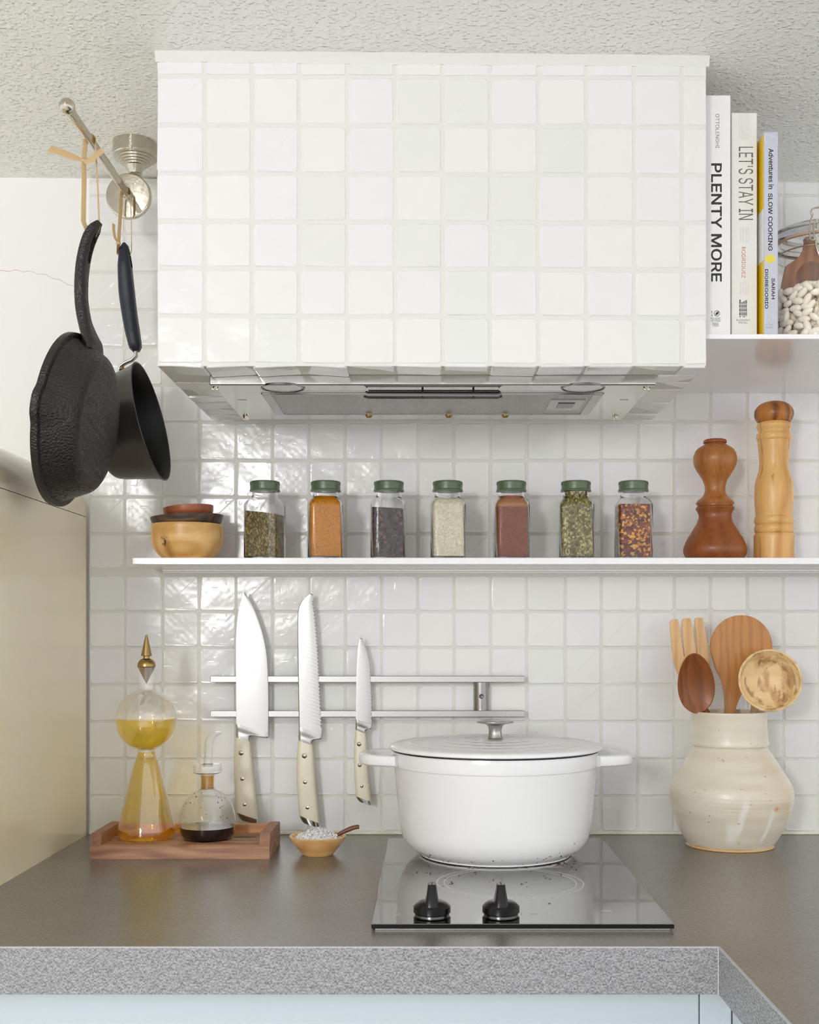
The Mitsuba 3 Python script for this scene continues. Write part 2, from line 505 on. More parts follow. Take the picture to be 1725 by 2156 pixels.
# underside: a row along the front edge and rows on both sides of the metal insert
IX0, IX1, IY0, IY1 = -.271, .279, -.296, -.052
for c0, c1 in zip(hcols[:-1], hcols[1:]):
    xa, xb = (c0 - CX) / HS, (c1 - CX) / HS
    lay_tile(hood, ((xa + xb) / 2, (HY + IY0) / 2, HZ), xb - xa - .003, IY0 - HY - .002, ([1, 0, 0], 90), 1.6, .0010)
for X0, X1 in ((HX0, IX0), (IX1, HX1)):
    for k in range(7):
        y0 = IY0 + .0425 * k
        lay_tile(hood, ((X0 + X1) / 2, y0 + .021, HZ), X1 - X0 - .003, .0405, ([1, 0, 0], 90), 2.4, .0014)
for c0, c1 in zip(hcols[:-1], hcols[1:]):
    xa, xb = max((c0 - CX) / HS, IX0), min((c1 - CX) / HS, IX1)
    if xb - xa > .01:
        lay_tile(hood, ((xa + xb) / 2, IY1 / 2, HZ), xb - xa - .003, -IY1 - .004, ([1, 0, 0], 90), .8)
bead = []
for x in np.linspace(HX0 - .002, HX1 + .003, 24):
    zc = ceil_z(x, HY) + .001
    w = .0015 * (meshkit.noise(np.array([x * 30, 1.0, 2.0])) - .5)
    bead.append([[x, HY + .004, zc - .0135 + w], [x, HY - .0002, zc - .0130 + w], [x, HY - .0010, zc - .007], [x, HY - .004 + w, zc - .001], [x, HY - .0045, zc + .002], [x, HY + .004, zc + .002]])
part(hood, 'caulk_bead', loft(bead), 'grout_light', 50, label='smeared white caulk along the ceiling')

# ---- the metal extractor
rh = thing('range_hood', 'brushed metal extractor plate with perforated filter under the tiled box', 'range hood')
PZ = 1.5135
part(rh, 'base_plate', box(-.268, .276, IY0 + .006, IY1, PZ, HZ - .001, .0006), 'steel_gloss', label='shiny metal plate')
part(rh, 'front_bar', box(-.2705, .2785, IY0, IY0 + .008, PZ - .002, PZ + .0105, .0012), 'steel_gloss', label='bright metal front bar')
FY0, FY1, FX0, FX1 = -.240, -.099, -.214, .221
part(rh, 'filter', box(FX0 + .012, FX1 - .012, FY0 + .004, FY1 - .006, PZ - .0012, PZ), 'filter_mesh', False, label='perforated metal grease filter')
fk = rh + '__filter'
for b in ((FX0, FX0 + .012, FY0, FY1), (FX1 - .012, FX1, FY0, FY1), (FX0 + .012, FX1 - .012, FY0, FY0 + .004), (FX0 + .012, FX1 - .012, FY1 - .006, FY1)):
    part(fk, 'frame', box(*b, PZ - .0026, PZ, .0005), 'steel')
part(fk, 'latch_plate', box(.158, .203, -.205, -.135, PZ - .0024, PZ - .001, .0004), 'steel', label='square latch plate')
part(fk, 'latch', box(.170, .192, -.187, -.155, PZ - .0036, PZ - .0022, .0005), 'steel_dark', label='dark sliding latch')
part(fk, 'frame_gap', box(FX0 - .0015, FX0, FY0, FY1, PZ - .0004, PZ), 'black_rim', label='black gap beside the filter')
part(fk, 'frame_gap', box(FX1, FX1 + .0015, FY0, FY1, PZ - .0004, PZ), 'black_rim', label='black gap beside the filter')
hx0, hx1, hy = (768 - CX) / S(-.268), (1056 - CX) / S(-.268), -.262
part(rh, 'handle', tube([[hx0, hy, PZ - .006], [hx0 + .004, hy, PZ - .0075], [hx1 - .004, hy, PZ - .0075], [hx1, hy, PZ - .006]], .0045, 12), 'steel_dark', True, label='long dark pull handle')
part(rh, 'handle_slot', box(hx0 + .004, hx1 - .002, hy + .006, hy + .0085, PZ - .0008, PZ), 'black_rim', label='thin black slot behind the handle')
for px in (890, 997):
    x = (px - CX) / S(hy)
    part(rh, 'handle_clip', box(x - .0012, x + .0012, hy - .004, hy + .011, PZ - .011, PZ, .0004), 'black_plastic')
for px in (596, 1228):
    x = (px - CX) / S(-.276)
    lp = part(rh, 'lamp', lathe([(0, -.0012), (.024, -.0012), (.0258, 0)], 40, (x, -.276, PZ)), 'lens', 40, label='round lamp glass')
    part(lp, 'ring', lathe([(.0255, 0), (.0255, -.0022), (.0272, -.0022), (.0278, 0)], 40, (x, -.276, PZ)), 'steel_dark', 30, label='thin dark ring')
for px, py in ((453, 808), (1362, 815), (517, 880), (1297, 881)):
    q = at(px, py, -.283 if py < 850 else -.078)
    part(rh, 'screw', join([box(q[0] - .0045, q[0] + .0045, q[1] - .001, q[1] + .001, PZ - .006, PZ, .0004), lathe([(0, -.004), (.0028, -.0035), (.0036, 0)], 14, (q[0], q[1], PZ)), box(q[0] - .001, q[0] + .001, q[1] - .004, q[1] + .004, PZ - .005, PZ, .0004)]), 'nickel', 30, label='small winged screw')
for px in (777, 945, 1064):
    x = (px - CX) / S(FY1)
    part(rh, 'bolt', lathe([(0, -.005), (.003, -.0045), (.005, -.002), (.005, 0)], 16, (x, FY1 - .002, PZ - .002)), 'brass', 40, label='small brass bolt head')
for x in (-.246, .255):
    for s in (-1, 1):
        part(rh, 'emblem', lathe([(.0022, 0), (.0022, -.0003), (.0029, -.0003), (.0029, 0)], 16, (x + s * .0026, -.196, PZ)), 'steel_dark', 30)

# ================================================================= SHELVES
LZ = 1.3101
ls = thing('wall_shelf', 'long thin white shelf holding spice jars and pepper mills', 'shelf')
part(ls, 'board', box(-.4055, 1.2, -.135, -.0007, LZ - .0090, LZ, .0006), 'white_gloss', label='white glossy board')
part(ls, 'cleat', join([box(-.392, 1.2, -.014, .001, LZ - .0125, LZ - .009, .0005), box(-.392, 1.2, -.009, .001, LZ - .0145, LZ - .0125, .0004)]), 'white_gloss', label='narrow white cleat under the board')
UZ = 1.568
us = thing('wall_shelf', 'high white shelf right of the tiled box carrying cookbooks and a bean jar', 'shelf')
part(us, 'board', box(HX1 + .0022, 1.2, -.321, -.0007, UZ - .006, UZ, .0006), 'white_gloss')

# ================================================================= WORKTOP, CABINET, REFRIGERATOR
CZ = .91
ct = thing('countertop', 'dark grey laminate worktop turning the corner at the right', 'countertop')
CF, CR = -.628, .2745
L = Polygon([(-.507, -.0005), (-.507, CF), (CR, CF), (CR, -2.4), (1.3, -2.4), (1.3, -.0005)])
m = prism(L, .0435); m.apply_translation((0, 0, CZ - .0435))
part(ct, 'slab', m, 'countertop_laminate', False, label='dark grey-brown top')
part(ct, 'front_edge', box(-.507, CR, CF - .0012, CF, CZ - .0450, CZ - .0006, .0004), 'edge_laminate', label='speckled light grey front edge')
part(ct, 'side_edge', box(CR - .0012, CR, -2.4, CF - .0012, CZ - .0450, CZ - .0006, .0004), 'edge_laminate', label='grey edge running towards the viewer')
part(ct, 'edge_seam', box(-.507, CR - .0012, CF - .0015, CF + .0004, CZ - .0010, CZ + .0002), 'ink_pale', label='pale seam along the edge')
part(ct, 'edge_seam', box(CR - .0015, CR + .0006, -2.4, CF, CZ - .0010, CZ + .0002), 'ink_pale', label='pale seam along the edge')
part(ct, 'corner_strip', box(CR - .0018, CR, CF - .0018, CF, CZ - .045, CZ - .0006), 'print_white', label='white strip at the inner corner')
cb = thing('base_cabinet', 'pale blue-white base cabinet below the worktop', 'cabinet')
part(cb, 'carcass', join([box(-.505, .31, -.590, -.002, .08, CZ - .0436), box(.31, 1.3, -2.4, -.002, .08, CZ - .0436), box(-.5, .36, -.54, -.01, 0, .08), box(.36, 1.3, -2.4, -.01, 0, .08)]), 'cabinet_paint', False)
X1 = (1473 - CX) / S(-.612)
for x0, x1 in ((-.505, X1),):
    dk = part(cb, 'door', box(x0 + .001, x1 - .0004, -.612, -.591, .085, CZ - .0455, .001), 'cabinet_paint')
    part(dk, 'handle', tube([[x1 - .04, -.613, .60], [x1 - .04, -.638, .60], [x1 - .04, -.638, .48], [x1 - .04, -.613, .48]], .005, 8), 'steel', True)
part(cb, 'filler', box(X1 + .0006, .2905, -.612, -.591, .085, CZ - .0455, .001), 'cabinet_paint')
for y0, y1 in ((-1.2, -.613), (-1.79, -1.202), (-2.39, -1.792)):
    part(cb, 'door', box(.2905, .3095, y0, y1, .085, CZ - .0455, .001), 'cabinet_paint')

fr = thing('refrigerator', 'glossy cream refrigerator with rounded edges at the left end of the worktop', 'refrigerator')
RX = -.5056
body = unman(man(rounded(-1.1, RX, -.66, -.002, .03, 1.46, .005, 24)) - m3.Manifold.cube((2, 2, 1)).translate((-2, -1.5, 1.3777)))
part(fr, 'body', body, 'cream_enamel', 40, label='glossy cream side')


def rrect(x0, x1, y0, y1, z, r, n=8):
    a = np.linspace(0, np.pi / 2, n)
    return np.array([[cx + r * math.cos(q + o), cy + r * math.sin(q + o), z] for cx, cy, o in ((x1 - r, y1 - r, 0), (x0 + r, y1 - r, np.pi / 2), (x0 + r, y0 + r, np.pi), (x1 - r, y0 + r, 1.5 * np.pi)) for q in a])


rings = [rrect(-1.1, RX, -.66, -.002, 1.3787, .005)]
for q in np.linspace(0, np.pi / 2, 14):
    i_ = .048 * (1 - math.cos(q))
    rings.append(rrect(-1.1 + i_, RX - i_, -.66 + i_, -.002 - i_, 1.384 + .058 * math.sin(q), .005 + .8 * i_))
part(fr, 'top_cap', loft(rings), 'cream_enamel', 40, label='rounded top cap above a dark seam')
part(fr, 'seam', box(-1.097, RX - .0009, -.657, -.0029, 1.370, 1.386, .004), 'black_rim', 40, label='dark seam below the top cap')
part(fr, 'foot', box(-1.0, -.6, -.6, -.05, 0, .03), 'black_rim')

# ================================================================= POT RAIL WITH PANS
RXR, RZR = -.4156, 1.8105
pr = thing('pot_rail', 'polished nickel pot rail sticking out from the wall under the ceiling at the left', 'rail')
part(pr, 'rod', tube([[RXR, y, RZR] for y in np.linspace(-.118, -.385, 14)], .0052, 20), 'nickel', True)
ball = trimesh.creation.icosphere(4, .0092); ball.apply_translation((RXR, -.393, RZR))
part(pr, 'finial', join([ball, tube([[RXR, -.379, RZR], [RXR, -.388, RZR]], .0064, 20)]), 'nickel', 40, label='round ball end')
part(pr, 'collar', join([tube([[RXR, -.118, RZR], [RXR, -.1235, RZR]], .0068, 24), tube([[RXR, -.1235, RZR], [RXR, -.1275, RZR]], .0060, 24)]), 'nickel', 40)
ros = lathe([(0, 0), (.0285, 0), (.0308, -.0012), (.0312, -.003), (.0312, -.0075), (.027, -.009), (.012, -.012), (0, -.012)], 56)
ros.apply_transform(frame([1, 0, 0], [0, 0, 1], [0, -1, 0], (RXR, -.118, RZR)))
part(pr, 'rosette', ros, 'nickel', 30, label='mirror-polished round plate')
fx, fy = (285 - CX) / S(-.104), -.104
fz = ceil_z(fx, fy)
fp = [(0, -.062), (.0085, -.062), (.0105, -.057), (.0112, -.052), (.0100, -.0475), (.0088, -.045), (.0098, -.0435), (.0088, -.042), (.0098, -.0375), (.0118, -.034)]
for k in range(5):
    r0 = .013 + .0034 * k
    fp += [(r0, -.0315 + .0026 * k), (r0 + .0030, -.0312 + .0026 * k)]
fp += [(.0296, -.0185), (.0305, -.017), (.0305, .002), (0, .002)]
part(pr, 'ceiling_flange', lathe(fp, 56, (fx, fy, fz)), 'nickel', 30, label='stepped round ceiling flange with short post')

# ---- cast iron skillet, hung by its handle, its underside turned to the room
sk = thing('skillet', 'black cast iron skillet hanging from the pot rail by a ribbon', 'frying pan')
ta = math.radians(8.7)
up = np.array([math.sin(ta), 0, math.cos(ta)]); op = np.array([-math.cos(ta), 0, math.sin(ta)])
op = op + .03 * np.array([0, 1, 0]); op -= up * (op @ up); op /= np.linalg.norm(op)
lx = np.cross(up, op)
rimc = at(134, 884, -.302)
MS = frame(lx, up, op, rimc - .046 * op)
prof = curve([(0, .0), (.060, 0), (.074, .0008), (.0815, .004), (.086, .010), (.0945, .028), (.0990, .0365), (.0990, .0365), (.1045, .0372), (.1055, .0385), (.1055, .0445), (.1045, .0458), (.1045, .0458), (.1000, .0458), (.0985, .045), (.090, .022), (.084, .010), (.078, .0062), (.06, .0052), (0, .0052)], 6)
pan = lathe(prof, 160)
v = pan.vertices.copy()
th = np.arctan2(v[:, 1], v[:, 0]); rr = np.hypot(v[:, 0], v[:, 1])
for c in (0, np.pi):
    dth = np.abs(np.angle(np.exp(1j * (th - c))))
    w = np.exp(-(dth / .17) ** 4) * np.clip((v[:, 2] - .010) / .030, 0, 1) ** 1.5 * (rr > .08) * .0075
    v[:, 0] += np.cos(th) * w; v[:, 1] += np.sin(th) * w
pan.vertices = v
pan.apply_transform(MS)
part(sk, 'pan', pan, 'cast_iron', 40)


def srect(c, u, w, hu, hw, n=20, e=.55):
    a = np.arange(n) * 2 * np.pi / n
    f = lambda x: np.sign(x) * np.abs(x) ** e
    return np.asarray(c) + f(np.cos(a))[:, None] * np.asarray(u) * hu + f(np.sin(a))[:, None] * np.asarray(w) * hw


hp = np.array(curve([(.086, .020), (.096, .024), (.106, .030), (.125, .0395), (.150, .0470), (.180, .0510), (.205, .0510), (.225, .0480), (.240, .042), (.2455, .0385)], 5))
hw_ = np.interp(hp[:, 0], [.086, .098, .108, .12, .15, .19, .225, .238, .2455], [.030, .025, .0175, .0125, .0110, .0132, .0135, .0105, .004])
ht_ = np.interp(hp[:, 0], [.086, .098, .12, .2, .235, .2455], [.004, .0085, .0074, .0068, .0066, .0035])
tg = np.gradient(hp, axis=0); tg /= np.linalg.norm(tg, axis=1, keepdims=True)
handle = loft([srect((0, p[0], p[1]), (1, 0, 0), (0, -q[1], q[0]), w, t, 24, .7) for p, q, w, t in zip(hp, tg, hw_, ht_)])
slot = m3.Manifold.batch_hull([m3.Manifold.cylinder(.06, .0062, .0062, 24).translate((0, .226, .02)), m3.Manifold.cylinder(.06, .0046, .0046, 24).translate((0, .198, .02))])
handle = unman(man(handle) - slot)
handle.apply_transform(MS)
part(sk, 'handle', handle, 'cast_iron', 50)

# ---- saucepan, its mouth turned to the right
sp = thing('saucepan', 'dark grey saucepan with blue-black handle hanging beside the tiled box', 'saucepan')
ta = math.radians(12)
up2 = np.array([-math.sin(ta), 0, math.cos(ta)]); op2 = np.array([math.cos(ta), -.02, math.sin(ta)])
op2 -= up2 * (op2 @ up2); op2 /= np.linalg.norm(op2)
rim2 = at(318, 888, -.120)
MP = frame(np.cross(up2, op2), up2, op2, rim2)
pot_prof = curve([(0, -.070), (.048, -.070), (.058, -.0685), (.065, -.063), (.0690, -.053), (.0725, -.036), (.0775, -.012), (.0815, -.001), (.0825, .0004), (.0815, .0014), (.0805, .0005)], 6)
part(sp, 'body', lathe(pot_prof, 96).apply_transform(MP), 'dark_anodised', 60, label='worn dark grey outside')
part(sp, 'lining', lathe(curve([(.0806, .0004), (.0760, -.012), (.0710, -.036), (.067, -.055), (.06, -.064), (.05, -.0675), (0, -.0677)], 6), 96).apply_transform(MP), 'nonstick', 60, label='black inside')
nb = [(0, .0775, -.028), (0, .0830, -.026), (0, .0865, -.018), (0, .0885, -.008), (0, .0925, -.0015), (0, .104, .0005)]
part(sp, 'bracket', tube(nb, 1.0, 14, (.010, .004), (1, 0, 0)).apply_transform(MP), 'steel', True, label='bent steel handle bracket')
for s in (-1, 1):
    part(sp, 'rivet', lathe([(0, .004), (.0028, .003), (.0042, .0005), (.0042, 0)], 16).apply_transform(MP @ frame((1, 0, 0), (0, 0, -1), (0, 1, 0), (.0075 * s, .0770, -.0225))), 'brass', 40)
hz = np.linspace(0, 1, 30)
rr = .0985 + hz * .1495
cz = .0005 + .0145 * hz - .004 * np.sin(hz * np.pi)
w_ = np.interp(hz, [0, .04, .15, .5, .8, .95, 1], [.006, .0105, .0122, .0105, .0118, .0085, .003])
t_ = np.interp(hz, [0, .04, .2, .55, .8, .96, 1], [.0045, .0085, .0098, .0108, .0095, .0065, .002])
hd = loft([srect((0, a, b), (1, 0, 0), (0, 0, 1), w, t, 24, .72) for a, b, w, t in zip(rr, cz, w_, t_)])
hole = m3.Manifold.batch_hull([m3.Manifold.cylinder(.06, .004, .004, 20).translate((0, y, -.02)) for y in (.228, .216)])
dimple = m3.Manifold.batch_hull([m3.Manifold.sphere(.0045, 20).translate((.0105, y, .0005)) for y in (.112, .135)])
hd = unman(man(hd) - hole)
part(sp, 'handle', hd.apply_transform(MP), 'bakelite', 45, label='blue-black moulded handle')
part(sp, 'hanging_slot', tube([(.0098, .110, .0005), (.0112, .118, .0005), (.0112, .134, .0005), (.0098, .142, .001)], .0022, 8).apply_transform(MP), 'bakelite', True)

# ---- ribbons
def ribbon_loop(y, hook, knot, knot_x, label, tails):
    """A loop of ribbon over the rod, through the handle's hole, with a knot on its left strand."""
    t = thing('ribbon', label, 'ribbon', 'ribbons the pans hang from')
    R = .0060
    a = np.linspace(math.pi, 0, 13)
    arc = [[RXR + R * math.cos(q), y, RZR + R * math.sin(q)] for q in a]
    left = [[knot_x, y - .001, knot], [(knot_x + RXR - R) / 2, y, (knot + RZR) / 2]]
    path = [[hook[0] - .004, hook[1], hook[2] - .001], [hook[0] - .0115, hook[1], hook[2] + .016], [knot_x + .0005, y - .001, knot - .02]] if knot > hook[2] + .03 else [[hook[0] - .004, hook[1], hook[2] - .002], [hook[0] - .0105, hook[1], hook[2] + .006]]
    path += left + arc
    path += [[RXR + R + .0005, y, RZR - .012], [(hook[0] + .0075 + RXR + R) / 2 + .001, (y + hook[1]) / 2, (RZR + hook[2]) / 2], [hook[0] + .0080, hook[1], hook[2] + .008], [hook[0] + .004, hook[1], hook[2] - .002]]
    P = np.array(path); L = np.r_[0, np.cumsum(np.linalg.norm(np.diff(P, axis=0), axis=1))]
    u = np.linspace(0, L[-1], 90)
    P = np.stack([np.interp(u, L, P[:, k]) for k in range(3)], 1)
    part(t, 'loop', tube(P, 1.0, 8, (.0062, .0007), (1, .75, 0)), 'ribbon_gold', 40)
    k = trimesh.creation.icosphere(2, .0030); k.apply_scale((1.2, 1, .8)); k.apply_translation((knot_x, y - .0015, knot))
    part(t, 'knot', k, 'ribbon_gold', True)
    for pts, wdt in tails:
        Q = np.array([np.array([knot_x, y - .002, knot]) + q for q in pts])
        part(t, 'tail', tube(np.array(curve([tuple(q) for q in Q], 6)), np.interp(np.linspace(0, 1, 6 * (len(Q) - 1) + 1), [0, .35, 1], [.35, .9, 1]), 8, (wdt, .0006), (0, .35, 1)), 'ribbon_gold', 40)
    return t


hk = (MS @ np.array([0, .229, .045, 1]))[:3]
kz = at(0, 338, -.302)[2]
ribbon_loop(-.300, hk, kz, RXR - .0078, 'golden ribbon tied in a bow, holding the black skillet',
            [(((0, 0, 0), (-.012, -.004, .003), (-.028, -.003, .0095), (-.042, 0, .0145)), .011), (((0, 0, 0), (.008, -.006, -.0035), (.016, -.006, .003), (.0245, -.005, .0105)), .010)])
hk2 = (MP @ np.array([0, .2285, .013, 1]))[:3]
kz2 = at(0, 514, -.128)[2]
ribbon_loop(-.130, hk2, kz2, RXR - .0100, 'golden ribbon knotted above the saucepan handle',
            [(((0, 0, 0), (-.0035, -.002, .006), (-.0055, -.002, .016), (-.006, -.001, .026)), .005)])

# ================================================================= DUTCH OVEN ON THE COOKTOP
ck = thing('cooktop', 'black glass two-burner cooktop set into the worktop', 'cooktop')
KX0, KX1, KY0, KY1, KZ = -.0585, .2445, -.569, -.0715, .9170
part(ck, 'glass_plate', box(KX0, KX1, KY0, KY1, KZ - .0048, KZ, .0007), 'black_glass', label='black glass plate mirroring the pot')
part(ck, 'front_edge', box(KX0 + .0007, KX1 - .0007, KY0 - .0003, KY0 + .001, KZ - .0044, KZ - .0005, .0002), 'black_plastic', label='black front edge')
part(ck, 'rim_strip', box(KX0 + .004, KX1 - .004, KY0 + .003, KY1 - .003, CZ + .0002, KZ - .0048), 'steel', label='thin metal strip under the glass')
bx, by = (1074 - CX) / S(-.372), -.372
for r in (.085, .0768):
    part(ck, 'burner_ring', lathe([(r - .0005, .0001), (r - .0005, .00016), (r + .0005, .00016), (r + .0005, .0001)], 96, (bx, by, KZ)), 'print_white', False, label='thin white printed ring')
for text, px, py, h, key in (('CAUTION: SURFACE REMAINS HOT   DO NOT TOUCH', 942, 1826.5, .0042, 'lettering'), ('HOT', 1266, 1919, .0042, 'lettering'), ('LR', 1245, 1770, .003, 'lettering')):
    y = F / ((py - CY) / (EYE - KZ)) - DIST
    x = (px - CX) / S(y)
    m = meshkit.text_mesh(text, h, .00012)
    if len(text) > 5:
        m.apply_scale(((1184 - 942) / S(y) / m.extents[0], 1, 1))
    m.apply_translation((x, y, KZ + .00005))
    part(ck, key, m, 'print_white', False, label='white printed words on the glass')
for px in (835, 1124):
    y = F / ((1925 - CY) / (EYE - KZ)) - DIST
    x = (px - CX) / S(y)
    part(ck, 'burner_mark', join([box(x - .004, x + .004, y - .003, y + .003, KZ, KZ + .0001), box(x - .013, x - .0122, y - .006, y + .006, KZ, KZ + .0001), box(x + .0122, x + .013, y - .006, y + .006, KZ, KZ + .0001)]), 'ink_pale', False)
for px in (910, 1055):
    y = -.530; x = (px - CX) / S(y)
    kb = part(ck, 'knob', lathe(curve([(0, 0), (.0172, 0), (.0172, 0), (.0172, .0022), (.0172, .0022), (.0178, .0022), (.0192, .0030), (.0192, .0030), (.0192, .0086), (.0192, .0086), (.0186, .0094), (.0150, .0128), (.010, .0148), (.004, .0152), (0, .0152)], 4), 56, (x, y, KZ + .0001)), 'black_plastic', True, label='black rotary knob with a raised grip')
    rings = []
    for z, hw, y0, y1 in ((.006, .0086, -.0178, .0178), (.011, .0078, -.0172, .0172), (.018, .0064, -.0150, .0150), (.026, .0050, -.0110, .0110), (.0310, .0044, -.0086, .0086), (.0322, .0036, -.0078, .0078)):
        rings.append(srect((x, y + (y0 + y1) / 2, KZ + z), (1, 0, 0), (0, 1, 0), hw, (y1 - y0) / 2, 32, .5))
    gp = part(kb, 'grip', loft(rings), 'black_plastic', 50)
    part(kb, 'pointer', box(x - .0006, x + .0006, y - .0078, y + .006, KZ + .0319, KZ + .0326, .0002), 'ink_black', False)
    part(kb, 'base_ring', lathe([(.0166, 0), (.0178, 0), (.0178, .0011), (.0166, .0011)], 48, (x, y, KZ)), 'steel_dark', 30)

do = thing('dutch_oven', 'big white enamelled pot with lid standing on the black cooktop', 'pot')
DX, DY = (1043 - CX) / S(-.190), -.190
DZ = KZ + .0003
body = curve([(0, 0), (.088, 0), (.100, .0035), (.114, .0125), (.1225, .026), (.1262, .045), (.1290, .075), (.1318, .105), (.1330, .117), (.1330, .117), (.1345, .1185), (.1348, .130), (.1340, .1365), (.1340, .1365), (.1290, .1368), (.1280, .130), (.125, .09), (.12, .04), (.10, .012), (0, .010)], 6)
part(do, 'body', lathe(body, 128, (DX, DY, DZ)), 'white_enamel', 50, label='white enamelled pot body')
part(do, 'rim', lathe([(.1285, .1362), (.1351, .1362), (.1353, .1374), (.1350, .1384), (.1285, .1384)], 128, (DX, DY, DZ)), 'black_rim', 50, label='chipped black rim under the lid')
lidp = [(.1240, .1384), (.1384, .1384), (.1392, .1396), (.1388, .1420), (.1372, .1438), (.1350, .1446), (.1310, .1452), (.1290, .1450)]
for r in (.112, .090, .066, .042):
    b = .1450 + .0055 * (1 - (r / .129) ** 2)
    lidp += [(r + .0035, b - .0004), (r + .0018, b + .0006), (r, b + .0011), (r - .0018, b + .0007), (r - .0035, b + .0001)]
lidp += [(.018, .1505), (0, .1507)]
lid = part(do, 'lid', lathe(lidp, 128, (DX, DY, DZ)), 'white_enamel', 60, label='white lid with raised rings')
part(lid, 'knob', lathe(curve([(.0125, .1502), (.0104, .1530), (.0088, .158), (.0086, .162), (.0096, .1665), (.0130, .1700), (.0225, .1718), (.0245, .1726), (.0245, .1726), (.0246, .1742), (.0232, .1750), (.0232, .1750), (.012, .1744), (0, .1742)], 5), 56, (DX, DY, DZ)), 'steel', 50, label='brushed metal lid knob')
hz = at(0, 1594, -.19)[2]
for s in (-1, 1):
    a = np.linspace(-1, 1, 33)
    rd = .1325 + .0385 * np.clip(1 - np.abs(a) ** 3.2, 0, 1)
    yy = np.sign(a) * np.abs(a) ** .75 * .050
    P = np.stack([DX + s * rd * np.cos(yy / .19), DY + yy, np.full(33, hz)], 1)
    part(do, 'handle', tube(P, 1.0, 20, (.0145, .0165), (0, 0, 1)), 'white_enamel', 60, label='white loop handle')

g = np.random.default_rng(21)
cr = []
for k in range(90):
    if k < 46:
        q = np.array([g.normal(1165, 26), g.normal(1808, 8)])
    else:
        q = np.array([g.uniform(850, 1235), 1822 + abs(g.normal(0, 22)) * (1 if k % 4 else 2)])
    y = F / ((q[1] - CY) / (EYE - KZ)) - DIST
    x = (q[0] - CX) / S(y)
    if not (KY0 + .06 < y < KY1) or math.hypot(x - DX, y - DY) < .092:
        continue
    r = g.uniform(.0005, .0017) if k < 46 else g.uniform(.0004, .0011)
    m = trimesh.convex.convex_hull(g.normal(size=(9, 3)) * [r, r * .7, r * .3])
    m.apply_translation((x, y, KZ + r * .35)); cr.append(m)
single('crumbs', join(cr), 'crumb', 'burnt brown crumbs scattered on the cooktop in front of the white pot', 'crumbs', False, kind='stuff')
st = []
for k in range(60):
    a = g.uniform(-2.75, -.35); z = abs(g.normal(0, .008)) + .004
    prof = np.array(body); rr = np.interp(z, [0, .0035, .0125, .026, .045], [.088, .100, .114, .1225, .1262])
    r = g.uniform(.0004, .0011)
    m = trimesh.convex.convex_hull(g.normal(size=(9, 3)) * r * .8); m.apply_translation((DX + rr * math.cos(a), DY + rr * math.sin(a), DZ + z)); st.append(m)
part(do, 'burnt_specks', join(st), 'crumb', False, 'burnt brown specks near the base', 'stuff')

# ================================================================= KNIFE RACK AND KNIVES
kr = thing('knife_rack', 'magnetic steel knife rack of two bars on the tiled wall', 'knife rack')
RY = -.0225
zc1, zc2 = at(0, 1430, RY)[2], at(0, 1503, RY)[2]
rx0, rx1 = (443 - CX) / S(RY), (1105 - CX) / S(RY)
for z in (zc1, zc2):
    part(kr, 'bar', box(rx0, rx1, RY, RY + .0105, z - .0047, z + .0047, .0006), 'steel', label='long brushed steel bar')
for px in (532, 1014.5):
    x = (px - CX) / S(RY)
    a = np.linspace(-1, 1, 17) * 1.25
    sec = [(x + .0112 * math.sin(q) / math.sin(1.25), RY + .0135 - .0078 * (math.cos(q) - math.cos(1.25)) / (1 - math.cos(1.25))) for q in a]
    poly = Polygon(sec + [(x + .0112, -.0004), (x - .0112, -.0004)])
    m = prism(poly, zc1 - zc2 - .001); m.apply_translation((0, 0, zc2 + .0005))
    br = part(kr, 'bracket', m, 'steel_mid', 40, label='rounded metal bracket with a screw')
    s_ = lathe([(0, .0012), (.0012, .0012), (.0012, .0006), (.0026, .0010), (.0034, .0004), (.0036, -.001)], 24)
    s_.apply_transform(frame((1, 0, 0), (0, 0, 1), (0, -1, 0), (x, RY + .0056, (zc1 + zc2) / 2)))
    part(br, 'screw', s_, 'steel_dark', 40)


